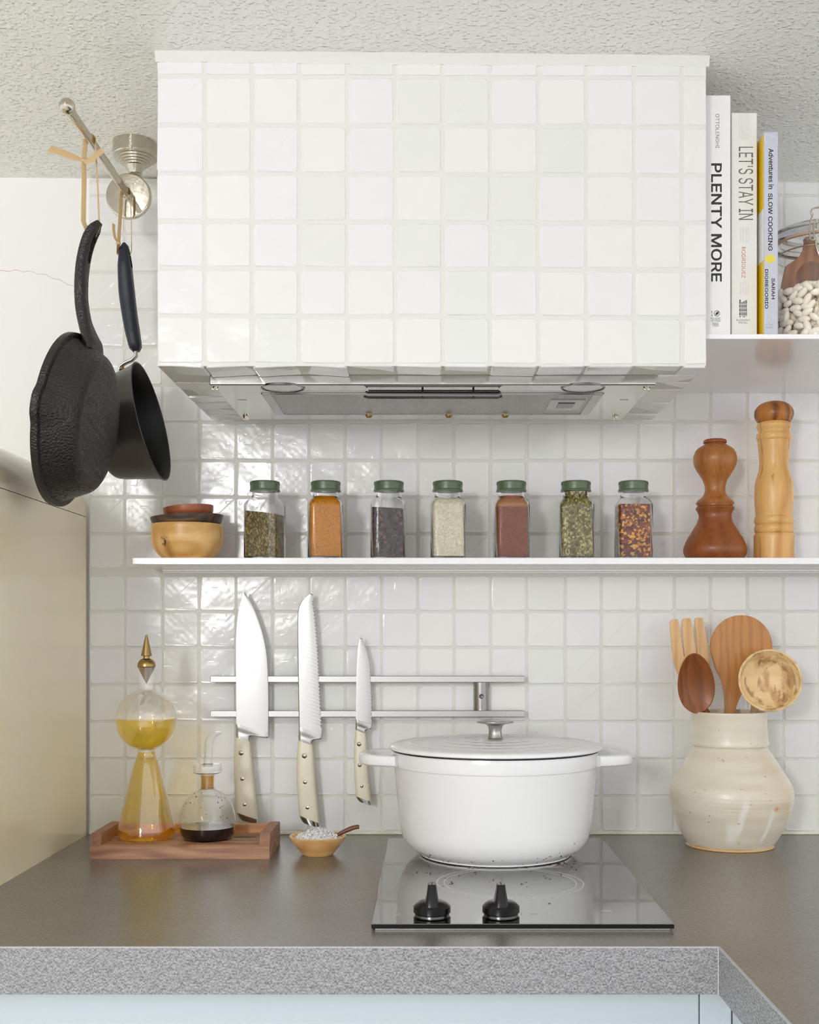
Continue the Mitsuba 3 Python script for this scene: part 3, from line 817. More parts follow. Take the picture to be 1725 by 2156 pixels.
def knife(label, ox, oy, sc, left, right, bol, hand, capr, rivets, serr=0.0):
    """left, right: outline of the blade from the tip down, in pixels of an enlargement (origin ox, oy, scale sc)."""
    k = thing('kitchen_knife', label, 'knife', 'knives on the magnetic rack')
    YB = RY - .0016
    w = lambda q, dy=0.0: at(ox + q[0] / sc, oy + q[1] / sc, YB) + [0, dy, 0]
    L, R = np.array(curve(left, 6)), np.array(curve(right, 6))
    par = lambda P: np.r_[0, np.cumsum(np.linalg.norm(np.diff(P, axis=0), axis=1))] / np.linalg.norm(np.diff(P, axis=0), axis=1).sum()
    n = 220 if serr else 60
    u = np.linspace(0, 1, n) ** 1.0
    pl, prr = par(L), par(R)
    LL = np.stack([np.interp(u, pl, L[:, i]) for i in (0, 1)], 1)
    RR = np.stack([np.interp(u, prr, R[:, i]) for i in (0, 1)], 1)
    if serr:
        m = (u > .06) & (u < .955)
        RR[m, 0] -= serr * np.abs(np.cos(RR[m, 1] / 29.0 * math.pi))
    rings = []
    for a, b in zip(LL, RR):
        A, B = w(a), w(b)
        th = .0021 if np.linalg.norm(B - A) > .003 else .0009
        s = np.array([0.0, .05, .62, .93, 1.0]); t = np.array([.75, 1, .92, .35, .06]) * th / 2
        P = A + (B - A) * s[:, None]
        rings.append(np.vstack([P - [0, 1, 0] * t[:, None], (P + [0, 1, 0] * t[:, None])[::-1]]))
    part(k, 'blade', loft(rings), 'steel', 25, label='steel blade' if not serr else 'serrated steel blade')

    def body(rows, th, cy=0.0, nn=24, e=.62):
        rr = []
        for row in rows:
            A, B = w(row[0:2]), w(row[2:4])
            t = row[4] if len(row) > 4 else th
            C, U = (A + B) / 2 + [0, cy, 0], (B - A) / 2
            q = np.arange(nn) * 2 * np.pi / nn
            f = lambda x: np.sign(x) * np.abs(x) ** e
            rr.append(C + f(np.cos(q))[:, None] * U + f(np.sin(q))[:, None] * np.array([0, t / 2, 0]))
        return loft(rr)

    def dens(rows, n=5):
        r = np.array(rows, float)
        return np.array(curve([tuple(q) for q in r[:, :2]], n)), np.array(curve([tuple(q) for q in r[:, 2:4]], n))

    def smooth(rows, ths, n=5):
        a, b = dens(rows, n)
        m = min(len(a), len(b)); a, b = a[:m], b[:m]
        t = np.interp(np.linspace(0, 1, m), np.linspace(0, 1, len(ths)), ths)
        return np.c_[a, b, t]
    part(k, 'bolster', body(smooth(bol, [.0030, .006, .0105, .0125, .0150], 3), .01), 'steel', 40, label='polished steel bolster')
    part(k, 'grip', body(smooth(hand, [.0150, .0165, .0175, .0180, .0185, .0185], 4), .017), 'ivory_handle', 40, label='ivory handle scales')
    part(k, 'end_cap', body(smooth(capr, [.0186, .0180], 2), .018), 'steel_gloss', 40, label='dark shiny end cap')
    for rx_, ry_, r in rivets:
        c = w((rx_, ry_)); rad = r / sc / S(YB)
        m = lathe([(0, .0104), (rad * .6, .0101), (rad, .0092), (rad, 0), (0, 0)], 28)
        m.apply_transform(frame((1, 0, 0), (0, 0, 1), (0, -1, 0), c + [0, .0008, 0]))
        part(k, 'rivet', m, 'steel_gloss', 30, label='round steel rivet')


knife("big chef's knife, leftmost of the three knives on the rack, handle behind the tray", 420, 1220, 3.85,
      [(360, 92), (345, 145), (320, 235), (306, 330), (298, 450), (296, 600), (297, 900), (298, 1171)],
      [(360, 92), (402, 160), (442, 240), (480, 340), (515, 455), (540, 585), (552, 720), (557, 900), (558, 1100), (556, 1244)],
      [(298, 1171, 556, 1244), (298, 1195, 554, 1284), (298, 1222, 440, 1268), (297, 1250, 414, 1292), (297, 1276, 411, 1314)],
      [(297, 1275, 411, 1313), (285, 1400, 420, 1405), (283, 1520, 432, 1540), (289, 1690, 448, 1690), (297, 1800, 464, 1820), (303, 1882, 476, 1940)],
      [(303, 1882, 476, 1940), (318, 1918, 477, 1954), (340, 1945, 477, 1974)], [(346, 1402, 20), (355, 1610, 20), (375, 1818, 21)])
knife('long bread knife with a wavy edge, middle of the three knives on the rack', 420, 1220, 3.85,
      [(917, 106), (880, 130), (842, 163), (815, 205), (801, 255), (797, 340), (798, 600), (802, 900), (808, 1196)],
      [(917, 106), (924, 170), (940, 300), (958, 500), (970, 700), (979, 900), (988, 1080), (993, 1160), (990, 1258)],
      [(808, 1196, 990, 1258), (806, 1225, 988, 1294), (805, 1255, 938, 1302), (804, 1280, 920, 1326), (804, 1302, 918, 1342)],
      [(804, 1301, 918, 1341), (795, 1400, 926, 1410), (790, 1530, 935, 1540), (792, 1650, 945, 1660), (800, 1780, 960, 1810), (812, 1906, 977, 1972)],
      [(812, 1906, 977, 1972), (824, 1942, 979, 1990), (845, 1968, 979, 2008)], [(856, 1425, 21), (862, 1637, 21), (882, 1843, 22)], serr=12)
knife('small serrated utility knife, rightmost on the rack next to the white pot', 420, 1220, 3.85,
      [(1308, 457), (1296, 500), (1284, 560), (1278, 650), (1273, 800), (1270, 1000), (1268, 1131)],
      [(1308, 457), (1340, 530), (1366, 610), (1383, 700), (1391, 850), (1397, 1000), (1397, 1176)],
      [(1268, 1131, 1397, 1177), (1267, 1155, 1394, 1210), (1266, 1180, 1366, 1214), (1265, 1200, 1353, 1236), (1265, 1216, 1350, 1249)],
      [(1265, 1215, 1350, 1248), (1256, 1350, 1358, 1352), (1255, 1480, 1366, 1490), (1259, 1600, 1377, 1620), (1264, 1690, 1387, 1720), (1269, 1751, 1395, 1796)],
      [(1269, 1751, 1395, 1796), (1278, 1776, 1397, 1812), (1295, 1794, 1397, 1826)], [(1298, 1330, 18), (1304, 1500, 18), (1320, 1670, 19)], serr=5)

# ================================================================= THINGS ON THE LONG SHELF
def turned(key, prof, loc, bsdf, cols, n=144, step=.0012, name='body', label=None, smooth=True):
    m = lathe(refine_profile(prof, step), n)
    c = wood(m.vertices, **cols)
    m.apply_translation(loc)
    return part(key, name, m, bsdf, smooth, label=label, color=c)


def pxprof(rows, cx_scale, z0_row):
    """Rows (radius, y) read off an enlargement of the photo -> (r, z) in metres, bottom first."""
    return [(r * cx_scale, (z0_row - y) * cx_scale) for r, y in rows][::-1]


ys = -.068
mb = thing('pepper_mill', 'short reddish-brown pepper mill with a bulbous top and bell-shaped base', 'pepper mill')
k1 = 1.66e-4
x1 = (1506 - CX) / S(ys)
base = [(0, 1985), (225, 1985), (225, 1985), (246, 1960), (262, 1930), (268, 1890), (258, 1850), (235, 1800), (205, 1750), (175, 1700), (152, 1660), (140, 1620), (140, 1590), (150, 1565), (163, 1543), (163, 1543), (158, 1528), (148, 1520), (148, 1520), (148, 1510), (148, 1510)]
head = [(150, 1510), (161, 1494), (161, 1494), (158, 1488), (142, 1466), (118, 1448), (97, 1420), (87, 1390), (88, 1350), (103, 1300), (133, 1250), (163, 1200), (181, 1150), (184, 1110), (175, 1070), (151, 1030), (105, 1000), (92, 992), (92, 992)]
button = [(84, 992), (86, 984), (86, 984), (98, 979), (99, 968), (95, 957), (82, 949), (50, 946), (0, 945)]
prf = lambda rows, n=5: [(r * k1, (1985 - y) * k1) for r, y in curve(rows, n)]
mc = dict(c1=(146, 82, 38), c2=(112, 58, 25), rings=45, warp=.02, fine=.8, seed=1, bands=.5)
turned(mb, prf(base), (x1, ys, LZ), 'wood_satin', mc, name='base')
turned(mb, prf(head), (x1, ys, LZ), 'wood_satin', {**mc, 'c1': (172, 110, 52), 'c2': (132, 76, 33), 'seed': 2}, name='head', label='lighter turned head')
turned(mb, prf(button), (x1, ys, LZ), 'wood_satin', {**mc, 'c1': (146, 78, 38)}, name='button', label='flat wooden button on top')

mt = thing('pepper_mill', 'tall pale olive-wood pepper mill with a dark round head', 'pepper mill')
x2 = (1630 - CX) / S(ys)
k1 = 1.675e-4
body_ = [(0, 1985), (165, 1985), (167, 1980), (167, 1850), (166, 1775), (156, 1757), (149, 1752), (149, 1752), (158, 1742), (163, 1715), (156, 1688), (149, 1682), (149, 1682), (158, 1670), (163, 1645), (158, 1618), (150, 1610), (150, 1610), (150, 1600), (155, 1550), (160, 1490), (161, 1430), (157, 1340), (145, 1285), (130, 1238), (121, 1190), (120, 1150), (123, 1100), (128, 1050), (134, 1000), (134, 970), (134, 970), (143, 958), (146, 936), (142, 914), (132, 906), (132, 906), (129, 890), (134, 876), (143, 856), (143, 840), (136, 826), (132, 819), (132, 819), (120, 816), (120, 812)]
head_ = [(120, 813), (134, 811), (134, 811), (150, 790), (160, 765), (163, 742), (158, 712), (143, 686), (115, 660), (72, 642), (30, 634), (0, 633)]
oc = dict(c1=(222, 178, 112), c2=(190, 136, 70), rings=34, warp=.035, fine=.35, dark=(150, 98, 48), seed=4, off=(.03, .02, 0))
turned(mt, prf(body_, 4), (x2, ys, LZ), 'wood_satin', oc, name='body')
turned(mt, prf(head_), (x2, ys, LZ), 'wood_satin', {**oc, 'c1': (182, 116, 52), 'c2': (104, 58, 24), 'rings': 62, 'warp': .05, 'seed': 6, 'bands': 1.3}, name='head', label='darker striped round head')

# ---- three wooden bowls
kb = 1.25e-4
xb = (394.5 - CX) / S(ys)
b1 = thing('wooden_bowl', 'pale spalted wooden bowl, bottom of the stack on the shelf', 'bowl', 'stacked wooden bowls')
o_ = [(0, 1735), (276, 1735), (276, 1735), (280, 1712), (286, 1700), (322, 1670), (362, 1620), (390, 1558), (402, 1490), (405, 1400), (404, 1345), (398, 1328), (398, 1328), (386, 1326), (376, 1345), (376, 1480), (340, 1600), (240, 1660), (0, 1672)]
prb = [(r * kb, (1735 - y) * kb) for r, y in curve(o_, 5)]
m = lathe(refine_profile(prb, .0009), 200)
vv = m.vertices
c = wood(vv, (226, 186, 122), (205, 158, 92), axis=0, rings=44, warp=.06, fine=.6, seed=11, bands=1.3)
P = np.asarray(vv)
blot = meshkit.fbm(P * [95, 60, 60] + 4, 4)
front = P[:, 1] < 0
k = np.clip(1 - np.abs((P[:, 0] + .021 - .25 * (.025 - P[:, 2])) / .010) - .3 * blot, 0, 1) * front * np.clip((.046 - P[:, 2]) / .02, 0, 1)
c = c * (1 - .75 * k[:, None]) + np.array(lin(150, 92, 42)) * .75 * k[:, None]
q = np.hypot((P[:, 0] + .0225) / .0085, (P[:, 2] - .0225) / .0085) + 1.6 * (meshkit.fbm(P * 260, 3) - .5)
k = np.clip((.72 - q) * 3, 0, 1) * front * (meshkit.fbm(P * [420, 420, 160], 2) > .42)
c = c * (1 - k[:, None]) + np.array(lin(74, 44, 22)) * k[:, None]
m.apply_translation((xb, ys, LZ))
part(b1, 'body', m, 'wood_satin', True, color=c)


def tilted_bowl(name, label, rows, loc, tilt, cols):
    key = thing(name, label, 'bowl', 'stacked wooden bowls')
    m = lathe(refine_profile(curve(rows, 4), .0012), 160)
    c = wood(m.vertices, **cols)
    m.apply_transform(trimesh.transformations.rotation_matrix(math.radians(tilt), [0, 1, 0]))
    m.apply_translation(loc)
    part(key, 'body', m, 'wood_satin', True, color=c)


tilted_bowl('wooden_bowl', 'dark brown shallow wooden bowl, middle of the stack on the shelf',
            [(0, 0), (.040, 0), (.046, .0016), (.0495, .008), (.0512, .0135), (.0512, .0135), (.0494, .0136), (.0460, .009), (.036, .0042), (0, .0036)], (xb, ys, LZ + .0488), -2.8,
            dict(c1=(92, 72, 60), c2=(58, 44, 38), axis=0, rings=60, warp=.05, fine=.5, dark=(128, 92, 60), seed=21))
tilted_bowl('wooden_bowl', 'small reddish wooden bowl, topmost of the stack on the shelf',
            [(0, 0), (.026, 0), (.0312, .002), (.0345, .008), (.0355, .0160), (.0355, .0160), (.0335, .0162), (.0315, .010), (.024, .0055), (0, .005)], (xb + .0025, ys, LZ + .0600), -4.3,
            dict(c1=(172, 96, 58), c2=(136, 68, 38), axis=0, rings=70, warp=.04, fine=.5, seed=25))

# ---- spice jars
def superq(hw, z, p, n=56):
    a = (np.arange(n) + .5) * 2 * np.pi / n
    c, s = np.cos(a), np.sin(a)
    r = hw * (np.abs(c) ** p + np.abs(s) ** p) ** (-1 / p)
    return np.stack([r * c, r * s, np.full(n, z)], 1)


HWJ = .0243
secs = [(HWJ - .0025, .0004, 6), (HWJ - .0006, .0016, 7), (HWJ, .004, 7.5), (HWJ, .040, 7.5), (HWJ, .0745, 7.5), (HWJ - .0006, .0790, 6), (HWJ - .0026, .0832, 4.2), (HWJ - .0056, .0863, 2.8), (.0183, .0882, 2.2), (.0181, .0900, 2), (.0181, .0985, 2)]


def interp_secs(z):
    S_ = np.array(secs)
    return float(np.interp(z, S_[:, 1], S_[:, 0])), float(np.interp(z, S_[:, 1], S_[:, 2]))


inn = [(max(hw - .0019, .0160), max(z, .0034), p) for hw, z, p in secs[1:]]
outer, inner = [superq(*s_) for s_ in secs], [superq(*s_) for s_ in inn]
flat_ = lambda ring, f_: ring * [f_, f_, 1]
shell = loft([flat_(outer[0], .02)] + outer + inner[::-1] + [flat_(inner[0], .02)], caps=True)
glass_jar = mikit.ply(shell, 'jar_glass', smooth=40)
nr = 120
a_ = np.arange(nr) * 2 * np.pi / nr
rib = .0206 + .00035 * (np.arange(nr) % 2)
lid_r = []
for r, z, ribbed in ((.0190, .0965, 0), (.0214, .0962, 0), (.0216, .0972, 0), (.0212, .0982, 0), (.0206, .0990, 0), (.0207, .1020, 0), (.0204, .1035, 0), (.0207, .1048, 0), (.0207, .1056, 1), (.0207, .1084, 1), (.0203, .1098, 0), (.0192, .1103, 0), (.0150, .1101, 0)):
    rr = np.where(ribbed, rib, r) if ribbed else np.full(nr, r)
    lid_r.append(np.stack([rr * np.cos(a_), rr * np.sin(a_), np.full(nr, z)], 1))
jar_lid = mikit.ply(loft(lid_r), 'lid_green', smooth=25)


def spice(level, slope, palette, grain, stretch, seed, film=None, n=200, rows=130):
    """The filling of a jar: a rough body in the jar's shape with coloured grains."""
    zs = np.linspace(.0042, level, rows)
    rings = []
    for z in zs:
        hw, p = interp_secs(z)
        rg = superq(hw - .0024, z, max(p, 2), n)
        rings.append(rg)
    V = np.vstack(rings)
    top = V[-n:]
    for f_ in (.8, .55, .28, .02):
        t_ = top * [f_, f_, 1] + [0, 0, .0014 * (1 - f_)]
        V = np.vstack([V, t_])
    R = rows + 4
    V[:, 2] += slope * V[:, 0] * np.clip((V[:, 2] - .004) / .05, 0, 1)
    rg_ = np.random.default_rng(seed)
    pts = rg_.uniform([-.025, -.025, 0], [.025, .025, .1], (int(60000 * (.0016 / grain) ** 3 * .35) + 200, 3))
    d_, idx = cKDTree(pts * stretch).query(V * stretch)
    w_ = np.array([q[1] for q in palette]); w_ = w_ / w_.sum()
    pal = np.array([lin(*q[0]) for q in palette])
    col = pal[rg_.choice(len(pal), size=len(pts), p=w_)][idx]
    col = col * (.85 + .3 * rg_.random(len(pts)))[idx][:, None]
    nrm = V.copy(); nrm[:, 2] = 0; nrm /= np.linalg.norm(nrm, axis=1, keepdims=True) + 1e-9
    V = V - nrm * (np.clip(d_ / grain, 0, 1) * min(.0006, grain * .3))[:, None]
    if film is not None:
        k = np.clip((V[:, 2] - film[0]) / .004 + 1.2 * (meshkit.fbm(V * 200, 3) - .5), 0, 1)
        col = col * (1 - k[:, None]) + np.array(lin(*film[1])) * k[:, None]
    i = np.arange(n); j = (i + 1) % n
    f = []
    for k in range(R - 1):
        f += [np.stack([k * n + i, k * n + j, k * n + n + j], 1), np.stack([k * n + i, k * n + n + j, k * n + n + i], 1)]
    return tm(V, np.vstack(f)), col


JARS = [
    (558, -14, 'spice jar half full of greenish-brown dried herb, beside the wooden bowls', spice(.0655, -.13, [((128, 114, 74), 5), ((92, 80, 48), 4), ((176, 160, 112), 3), ((70, 60, 36), 2)], .0012, np.array([1, 1, .55]), 31)),
    (686, 4, 'spice jar full of golden-yellow turmeric powder', spice(.0885, 0, [((204, 134, 14), 6), ((200, 128, 12), 4), ((190, 116, 12), 1)], .0012, np.ones(3), 32)),
    (819, -3, 'spice jar of black peppercorns', spice(.0715, -.06, [((52, 42, 42), 7), ((74, 60, 58), 4), ((112, 74, 58), 2), ((34, 28, 28), 3)], .0026, np.ones(3), 33)),
    (943, 3, 'spice jar of pale cream garlic powder', spice(.0835, 0, [((226, 218, 192), 9), ((218, 208, 180), 5), ((196, 194, 174), 1.2)], .0011, np.ones(3), 34)),
    (1077, 2, 'spice jar of red-brown ground spice with a dusty neck', spice(.0890, 0, [((126, 62, 20), 6), ((130, 66, 24), 3), ((118, 56, 16), 2)], .0012, np.ones(3), 35, (.071, (178, 124, 88)))),
    (1213, -2, 'spice jar full to the neck with green dried oregano', spice(.0965, 0, [((134, 126, 72), 5), ((104, 98, 50), 4), ((190, 182, 122), 3), ((84, 78, 40), 2)], .0017, np.array([1, 1, .8]), 36)),
    (1334, 0, 'spice jar of red chili flakes with yellow seeds, beside the short pepper mill', spice(.0765, 0, [((112, 44, 20), 6), ((146, 66, 26), 3), ((222, 168, 74), 3.4), ((74, 32, 20), 4), ((190, 116, 40), 1.4)], .0021, np.ones(3), 37)),
]
yj = -.082
for px, yaw, label, (m, c) in JARS:
    key = thing('spice_jar', label, 'jar', 'spice jars in a row on the shelf')
    W = T().translate([(px - CX) / S(yj), yj, LZ + .0002]) @ T().rotate([0, 0, 1], yaw)
    part(key, 'glass', glass_jar, None, to_world=W)
    part(key, 'lid', jar_lid, None, to_world=W, label='green ribbed metal lid')
    part(key, 'filling', mikit.ply(m, 'spice', smooth=True, color=c), None, to_world=W, kind='stuff', label='spice filling')

# ================================================================= BOOKS AND BEAN JAR ON THE HIGH SHELF
def spine_text(book, text, xc, ztop, h, length, y, bsdf, bold=False, name='title', label=None):
    """Lettering reading downwards on a spine at y, centred on xc, starting at ztop, letters h tall, stretched to length."""
    m = meshkit.text_mesh(text, 1.0, .02, bold)
    cap = 1.0
    lo, hi = m.bounds
    m.apply_translation((-lo[0], -cap / 2, 0))
    m.apply_transform(np.diag([length / (hi[0] - lo[0]), h, .012, 1]))
    m.apply_transform(frame((0, 0, -1), (1, 0, 0), (0, -1, 0), (xc, y, ztop)))
    return part(book, name, m, bsdf, False, label=label)


def flat_text(book, text, xc, zc, h, width, y, bsdf, name='lettering'):
    m = meshkit.text_mesh(text, 1.0, .02)
    lo, hi = m.bounds
    m.apply_translation((-(lo[0] + hi[0]) / 2, -.5, 0))
    m.apply_transform(np.diag([width / (hi[0] - lo[0]), h, .012, 1]))
    m.apply_transform(frame((1, 0, 0), (0, 0, 1), (0, -1, 0), (xc, y, zc)))
    return part(book, name, m, bsdf, False)


def book(label, x0, x1, y0, top, cover, left=None):
    b = thing('cookbook', label, 'book', 'cookbooks on the high shelf')
    z0 = UZ + .0002
    t = .0026
    dpt = .205
    part(b, 'cover', join([box(x0, x1, y0, y0 + t, z0, top, .0008), box(x0, x0 + t, y0 + .0004, y0 + dpt, z0, top, .0006), box(x1 - t, x1, y0 + .0004, y0 + dpt, z0, top, .0006)]), cover, 30)
    part(b, 'pages', box(x0 + t, x1 - t, y0 + t + .001, y0 + dpt - .005, z0 + .003, top - .004), 'paper', False, label='cream page block')
    return b


Z = lambda py, y: EYE + (CY - py) / S(y)
XX = lambda px, y: (px - CX) / S(y)
Y1 = -.312
B1 = book('tall white cookbook with a bold black title, next to the tiled box', .3318, .3655, Y1, Z(200, Y1), 'book_white')
yt = Y1 + .0001
sc1 = 1 / S(Y1)
spine_text(B1, 'PLENTY MORE', XX(1509, Y1), Z(344, Y1), 21 * sc1, 249 * sc1, yt, 'ink_black', True, label='bold black title')
spine_text(B1, 'OTTOLENGHI', XX(1511, Y1), Z(240, Y1), 7.5 * sc1, 72 * sc1, yt, 'ink_grey', name='author', label='small grey lettering')
flat_text(B1, '1', XX(1499.5, Y1), Z(660, Y1), 11 * sc1, 3 * sc1, yt, 'ink_black', 'emblem')
rg = lathe([(5.2 * sc1, 0), (5.2 * sc1, .0002), (6.2 * sc1, .0002), (6.2 * sc1, 0)], 32); rg.apply_transform(frame((1, 0, 0), (0, 0, 1), (0, -1, 0), (XX(1510, Y1), yt, Z(660, Y1))))
leaf = prism([(-4 * sc1, -3 * sc1), (-1 * sc1, 3 * sc1), (4 * sc1, 4 * sc1), (3 * sc1, -1 * sc1), (-1 * sc1, -3.4 * sc1)], .0002); leaf.apply_transform(frame((1, 0, 0), (0, 0, 1), (0, -1, 0), (XX(1510, Y1), yt, Z(660, Y1))))
part(B1, 'emblem', rg, 'ink_black', False); part(B1, 'emblem', leaf, 'ink_black', False)
flat_text(B1, 'TEN SPEED', XX(1507, Y1), Z(673, Y1), 8 * sc1, 21 * sc1, yt, 'ink_black', 'publisher')
flat_text(B1, 'PRESS', XX(1507, Y1), Z(683.5, Y1), 8 * sc1, 13 * sc1, yt, 'ink_black', 'publisher')

Y2 = -.302
B2 = book('ivory cookbook with thin condensed lettering and wavy lines, middle of three', .3690, .4005, Y2, Z(237, Y2), 'book_ivory')
yt = Y2 + .0001; sc2 = 1 / S(Y2)
spine_text(B2, "LET'S STAY IN", XX(1571, Y2), Z(309, Y2), 30 * sc2, 154 * sc2, yt, 'ink_grey', label='thin condensed grey title')
spine_text(B2, 'RODRIGUEZ', XX(1566, Y2), Z(520, Y2), 8 * sc2, 65 * sc2, yt, 'ink_orange', name='author', label='orange lettering')
for z0_, z1_, bs in ((237, 295, 'ink_pale'), (476, 512, 'ink_pale'), (592, 622, 'ink_pink')):
    for px in (1557, 1562, 1567, 1572, 1577) if z0_ < 400 else (1560, 1565.5, 1571, 1576):
        q = np.arange(z0_ + 1, z1_, 1.0)
        P = np.stack([XX(px + 1.4 * np.sin(q * 2 * np.pi / 7.5), Y2), np.full(len(q), yt), Z(q, Y2)], 1)
        part(B2, 'wavy_line', tube(P, .45 * sc2, 4), bs, False)
for k in range(4):
    part(B2, 'emblem', box(XX(1557 + 4.3 * k, Y2), XX(1560.2 + 4.3 * k, Y2), yt - .0002, yt, Z(668 - (k % 2) * 2, Y2), Z(631 + (k * 5) % 7, Y2)), 'ink_grey', False)
for k in range(4):
    part(B2, 'emblem', box(XX(1556, Y2), XX(1574, Y2), yt - .00025, yt, Z(640 + 8 * k, Y2), Z(641.3 + 8 * k, Y2)), 'book_ivory', False)
flat_text(B2, 'RUNNING', XX(1565, Y2), Z(674, Y2), 4 * sc2, 28 * sc2, yt, 'ink_grey', 'publisher')
flat_text(B2, 'PRESS', XX(1565, Y2), Z(679.5, Y2), 4 * sc2, 18 * sc2, yt, 'ink_grey', 'publisher')

Y3 = -.318
sc3 = 1 / S(Y3)
bx0, bx1 = XX(1609.5, Y3), XX(1639, Y3)
B3 = book('lilac-grey slim cookbook with a bright yellow cover side, beside the bean jar', bx0, bx1, Y3, Z(277, Y3), 'book_lilac')
yt = Y3 + .0001
for z0_, z1_ in ((281, 437), (546, 701)):
    part(B3, 'cover_panel', box(bx0 - .0004, bx0 + .001, Y3 + .003, Y3 + .19, Z(z1_, Y3), Z(z0_, Y3), .0001), 'yellow_cover', False, label='bright yellow part of the cover')
part(B3, 'cover_panel', box(bx0 - .0004, bx0 + .001, Y3 + .003, Y3 + .19, Z(545.8, Y3), Z(437.2, Y3), .0001), 'book_white', False, label='white band of the cover')
spine_text(B3, 'Adventures in', XX(1624, Y3), Z(313, Y3), 9.5 * sc3, 85 * sc3, yt, 'ink_black', True, name='title', label='black script-like words')
spine_text(B3, 'SLOW COOKING', XX(1622.5, Y3), Z(407, Y3), 8.5 * sc3, 121 * sc3, yt, 'ink_black', True, label='black capital words')
hexa = [(math.cos(q) * (11.5 + 1.0 * math.sin(3 * q)) * sc3, math.sin(q) * 9.5 * sc3) for q in np.arange(6) * math.pi / 3]
m = prism(hexa, .0002); m.apply_transform(frame((1, 0, 0), (0, 0, 1), (0, -1, 0), (XX(1622, Y3), yt, Z(545, Y3))))
part(B3, 'blot', m, 'yellow_pale', False, label='yellow blot')
spine_text(B3, 'SARAH', XX(1628.5, Y3), Z(586, Y3), 6.5 * sc3, 44 * sc3, yt, 'ink_black', True, name='author')
spine_text(B3, 'DiGREGORIO', XX(1614.5, Y3), Z(567, Y3), 6.5 * sc3, 83 * sc3, yt, 'ink_black', True, name='author')
for (cx_, cy_, r_, a0, a1) in ((1617, 292, 9, .2, 4.6), (1632, 294, 8, -1.4, 2.6), (1617, 672, 13, .0, 5.0), (1634, 570, 12, 1.6, 4.6), (1634, 405, 8, 1.4, 4.4)):
    q = np.linspace(a0, a1, 30)
    P = np.stack([XX(cx_ + r_ * np.cos(q) * (1 - .3 * (q - a0) / (a1 - a0)), Y3), np.full(30, yt), Z(cy_ - r_ * np.sin(q), Y3)], 1)
    P = P[(P[:, 0] > bx0 + .0006) & (P[:, 0] < bx1 - .0006)]
    if len(P) > 6:
        part(B3, 'swirl', tube(P, .5 * sc3, 4), 'book_white', False)
q = np.linspace(0, 1, 40)
P = np.stack([XX(1612 + 16 * q, Y3), np.full(40, yt), Z(684 + 1.5 * np.sin(q * 20) - 3 * np.exp(-((q - .55) / .12) ** 2), Y3)], 1)
part(B3, 'emblem', tube(P, .4 * sc3, 4), 'ink_grey', False)
flat_text(B3, 'MORROW', XX(1620, Y3), Z(689.5, Y3), 2.4 * sc3, 15 * sc3, yt, 'ink_grey', 'publisher')

# ---- the bean jar
jr = thing('storage_jar', 'clip-top glass jar of white beans with a wooden scoop, right of the books', 'jar')
JX, JY, JR = XX(1724, -.232), -.232, .0605
jz = UZ + .0002
jprof = curve([(0, .0006), (.030, .0006), (.052, .0006), (.0580, .003), (.0605, .010), (.0605, .04), (.0605, .085), (.0600, .100), (.0570, .112), (.0520, .1195), (.0505, .123), (.0540, .1255), (.0560, .128), (.0560, .134)], 5)
part(jr, 'glass', lathe(jprof, 96, (JX, JY, jz)), 'glass', True)
part(jr, 'gasket', lathe([(.0520, .1345), (.0566, .1345), (.0570, .1355), (.0566, .1368), (.0520, .1368)], 64, (JX, JY, jz)), 'gasket', 50, label='thin rubber ring')
part(jr, 'lid', lathe(curve([(.0555, .137), (.0585, .1385), (.0590, .142), (.0580, .147), (.0555, .151), (.0490, .154), (.0420, .1545), (.0400, .156), (.030, .157), (0, .157), (0, .157), (0, .1515), (0, .1515), (.040, .1505), (.0455, .147), (.0480, .141), (.0485, .137), (.0485, .137), (.0555, .137)], 4), 96, (JX, JY, jz)), 'clear_glass', 40, label='round glass lid')
part(jr, 'neck_wire', lathe([(.0525 + .0012 * math.cos(q), .1215 + .0009 * math.sin(q)) for q in np.linspace(0, 2 * math.pi, 9)], 72, (JX, JY, jz)), 'nickel', True)
part(jr, 'neck_wire', lathe([(.0592 + .0012 * math.cos(q), .1450 + .0009 * math.sin(q)) for q in np.linspace(0, 2 * math.pi, 9)], 72, (JX, JY, jz)), 'nickel', True)
yc = JY - .0625
for path in ([(1706, 504), (1706, 470), (1711, 455), (1708, 446), (1714, 439), (1726, 436)], [(1706, 504), (1714, 504), (1714, 478), (1717, 468), (1728, 464)], [(1717, 500), (1720, 520), (1728, 545)], [(1720, 462), (1722, 470), (1719, 480)]):
    P = np.array([at(px, py, yc) for px, py in curve(path, 6)])
    part(jr, 'clasp_wire', tube(P, .0011, 10), 'nickel', True, label='bent wire clasp')
yp = JY - .004
sc_ = [(590, 640), (600, 700), (582, 800), (540, 885), (450, 955), (352, 1018), (330, 1110), (300, 1250), (262, 1560), (250, 1900), (1080, 1900), (1065, 1560), (1035, 1250), (1005, 1110), (985, 1018), (885, 955), (795, 885), (752, 800), (738, 700), (745, 640)]
pts = [at(1600 + a / 6.344, 400 + b / 6.344, yp)[[0, 2]] for a, b in sc_]
pl = Polygon(pts).buffer(-.002).buffer(.002)
m = dense(prism(pl, .008), .0022); m.apply_transform(frame((1, 0, 0), (0, 0, 1), (0, -1, 0), (0, yp + .004, 0)))
sk_ = thing('scoop', 'brown wooden scoop standing in the jar of white beans', 'scoop')
part(sk_, 'blade', m, 'wood_satin', True, color=wood(m.vertices, (160, 112, 78), (126, 82, 54), axis=2, rings=60, warp=.03, seed=41))
hol = trimesh.creation.icosphere(3, .021); hol.apply_scale((1, .12, 1.15)); hol.apply_translation((XX(1708, yp), yp - .0036, Z(592, yp)))
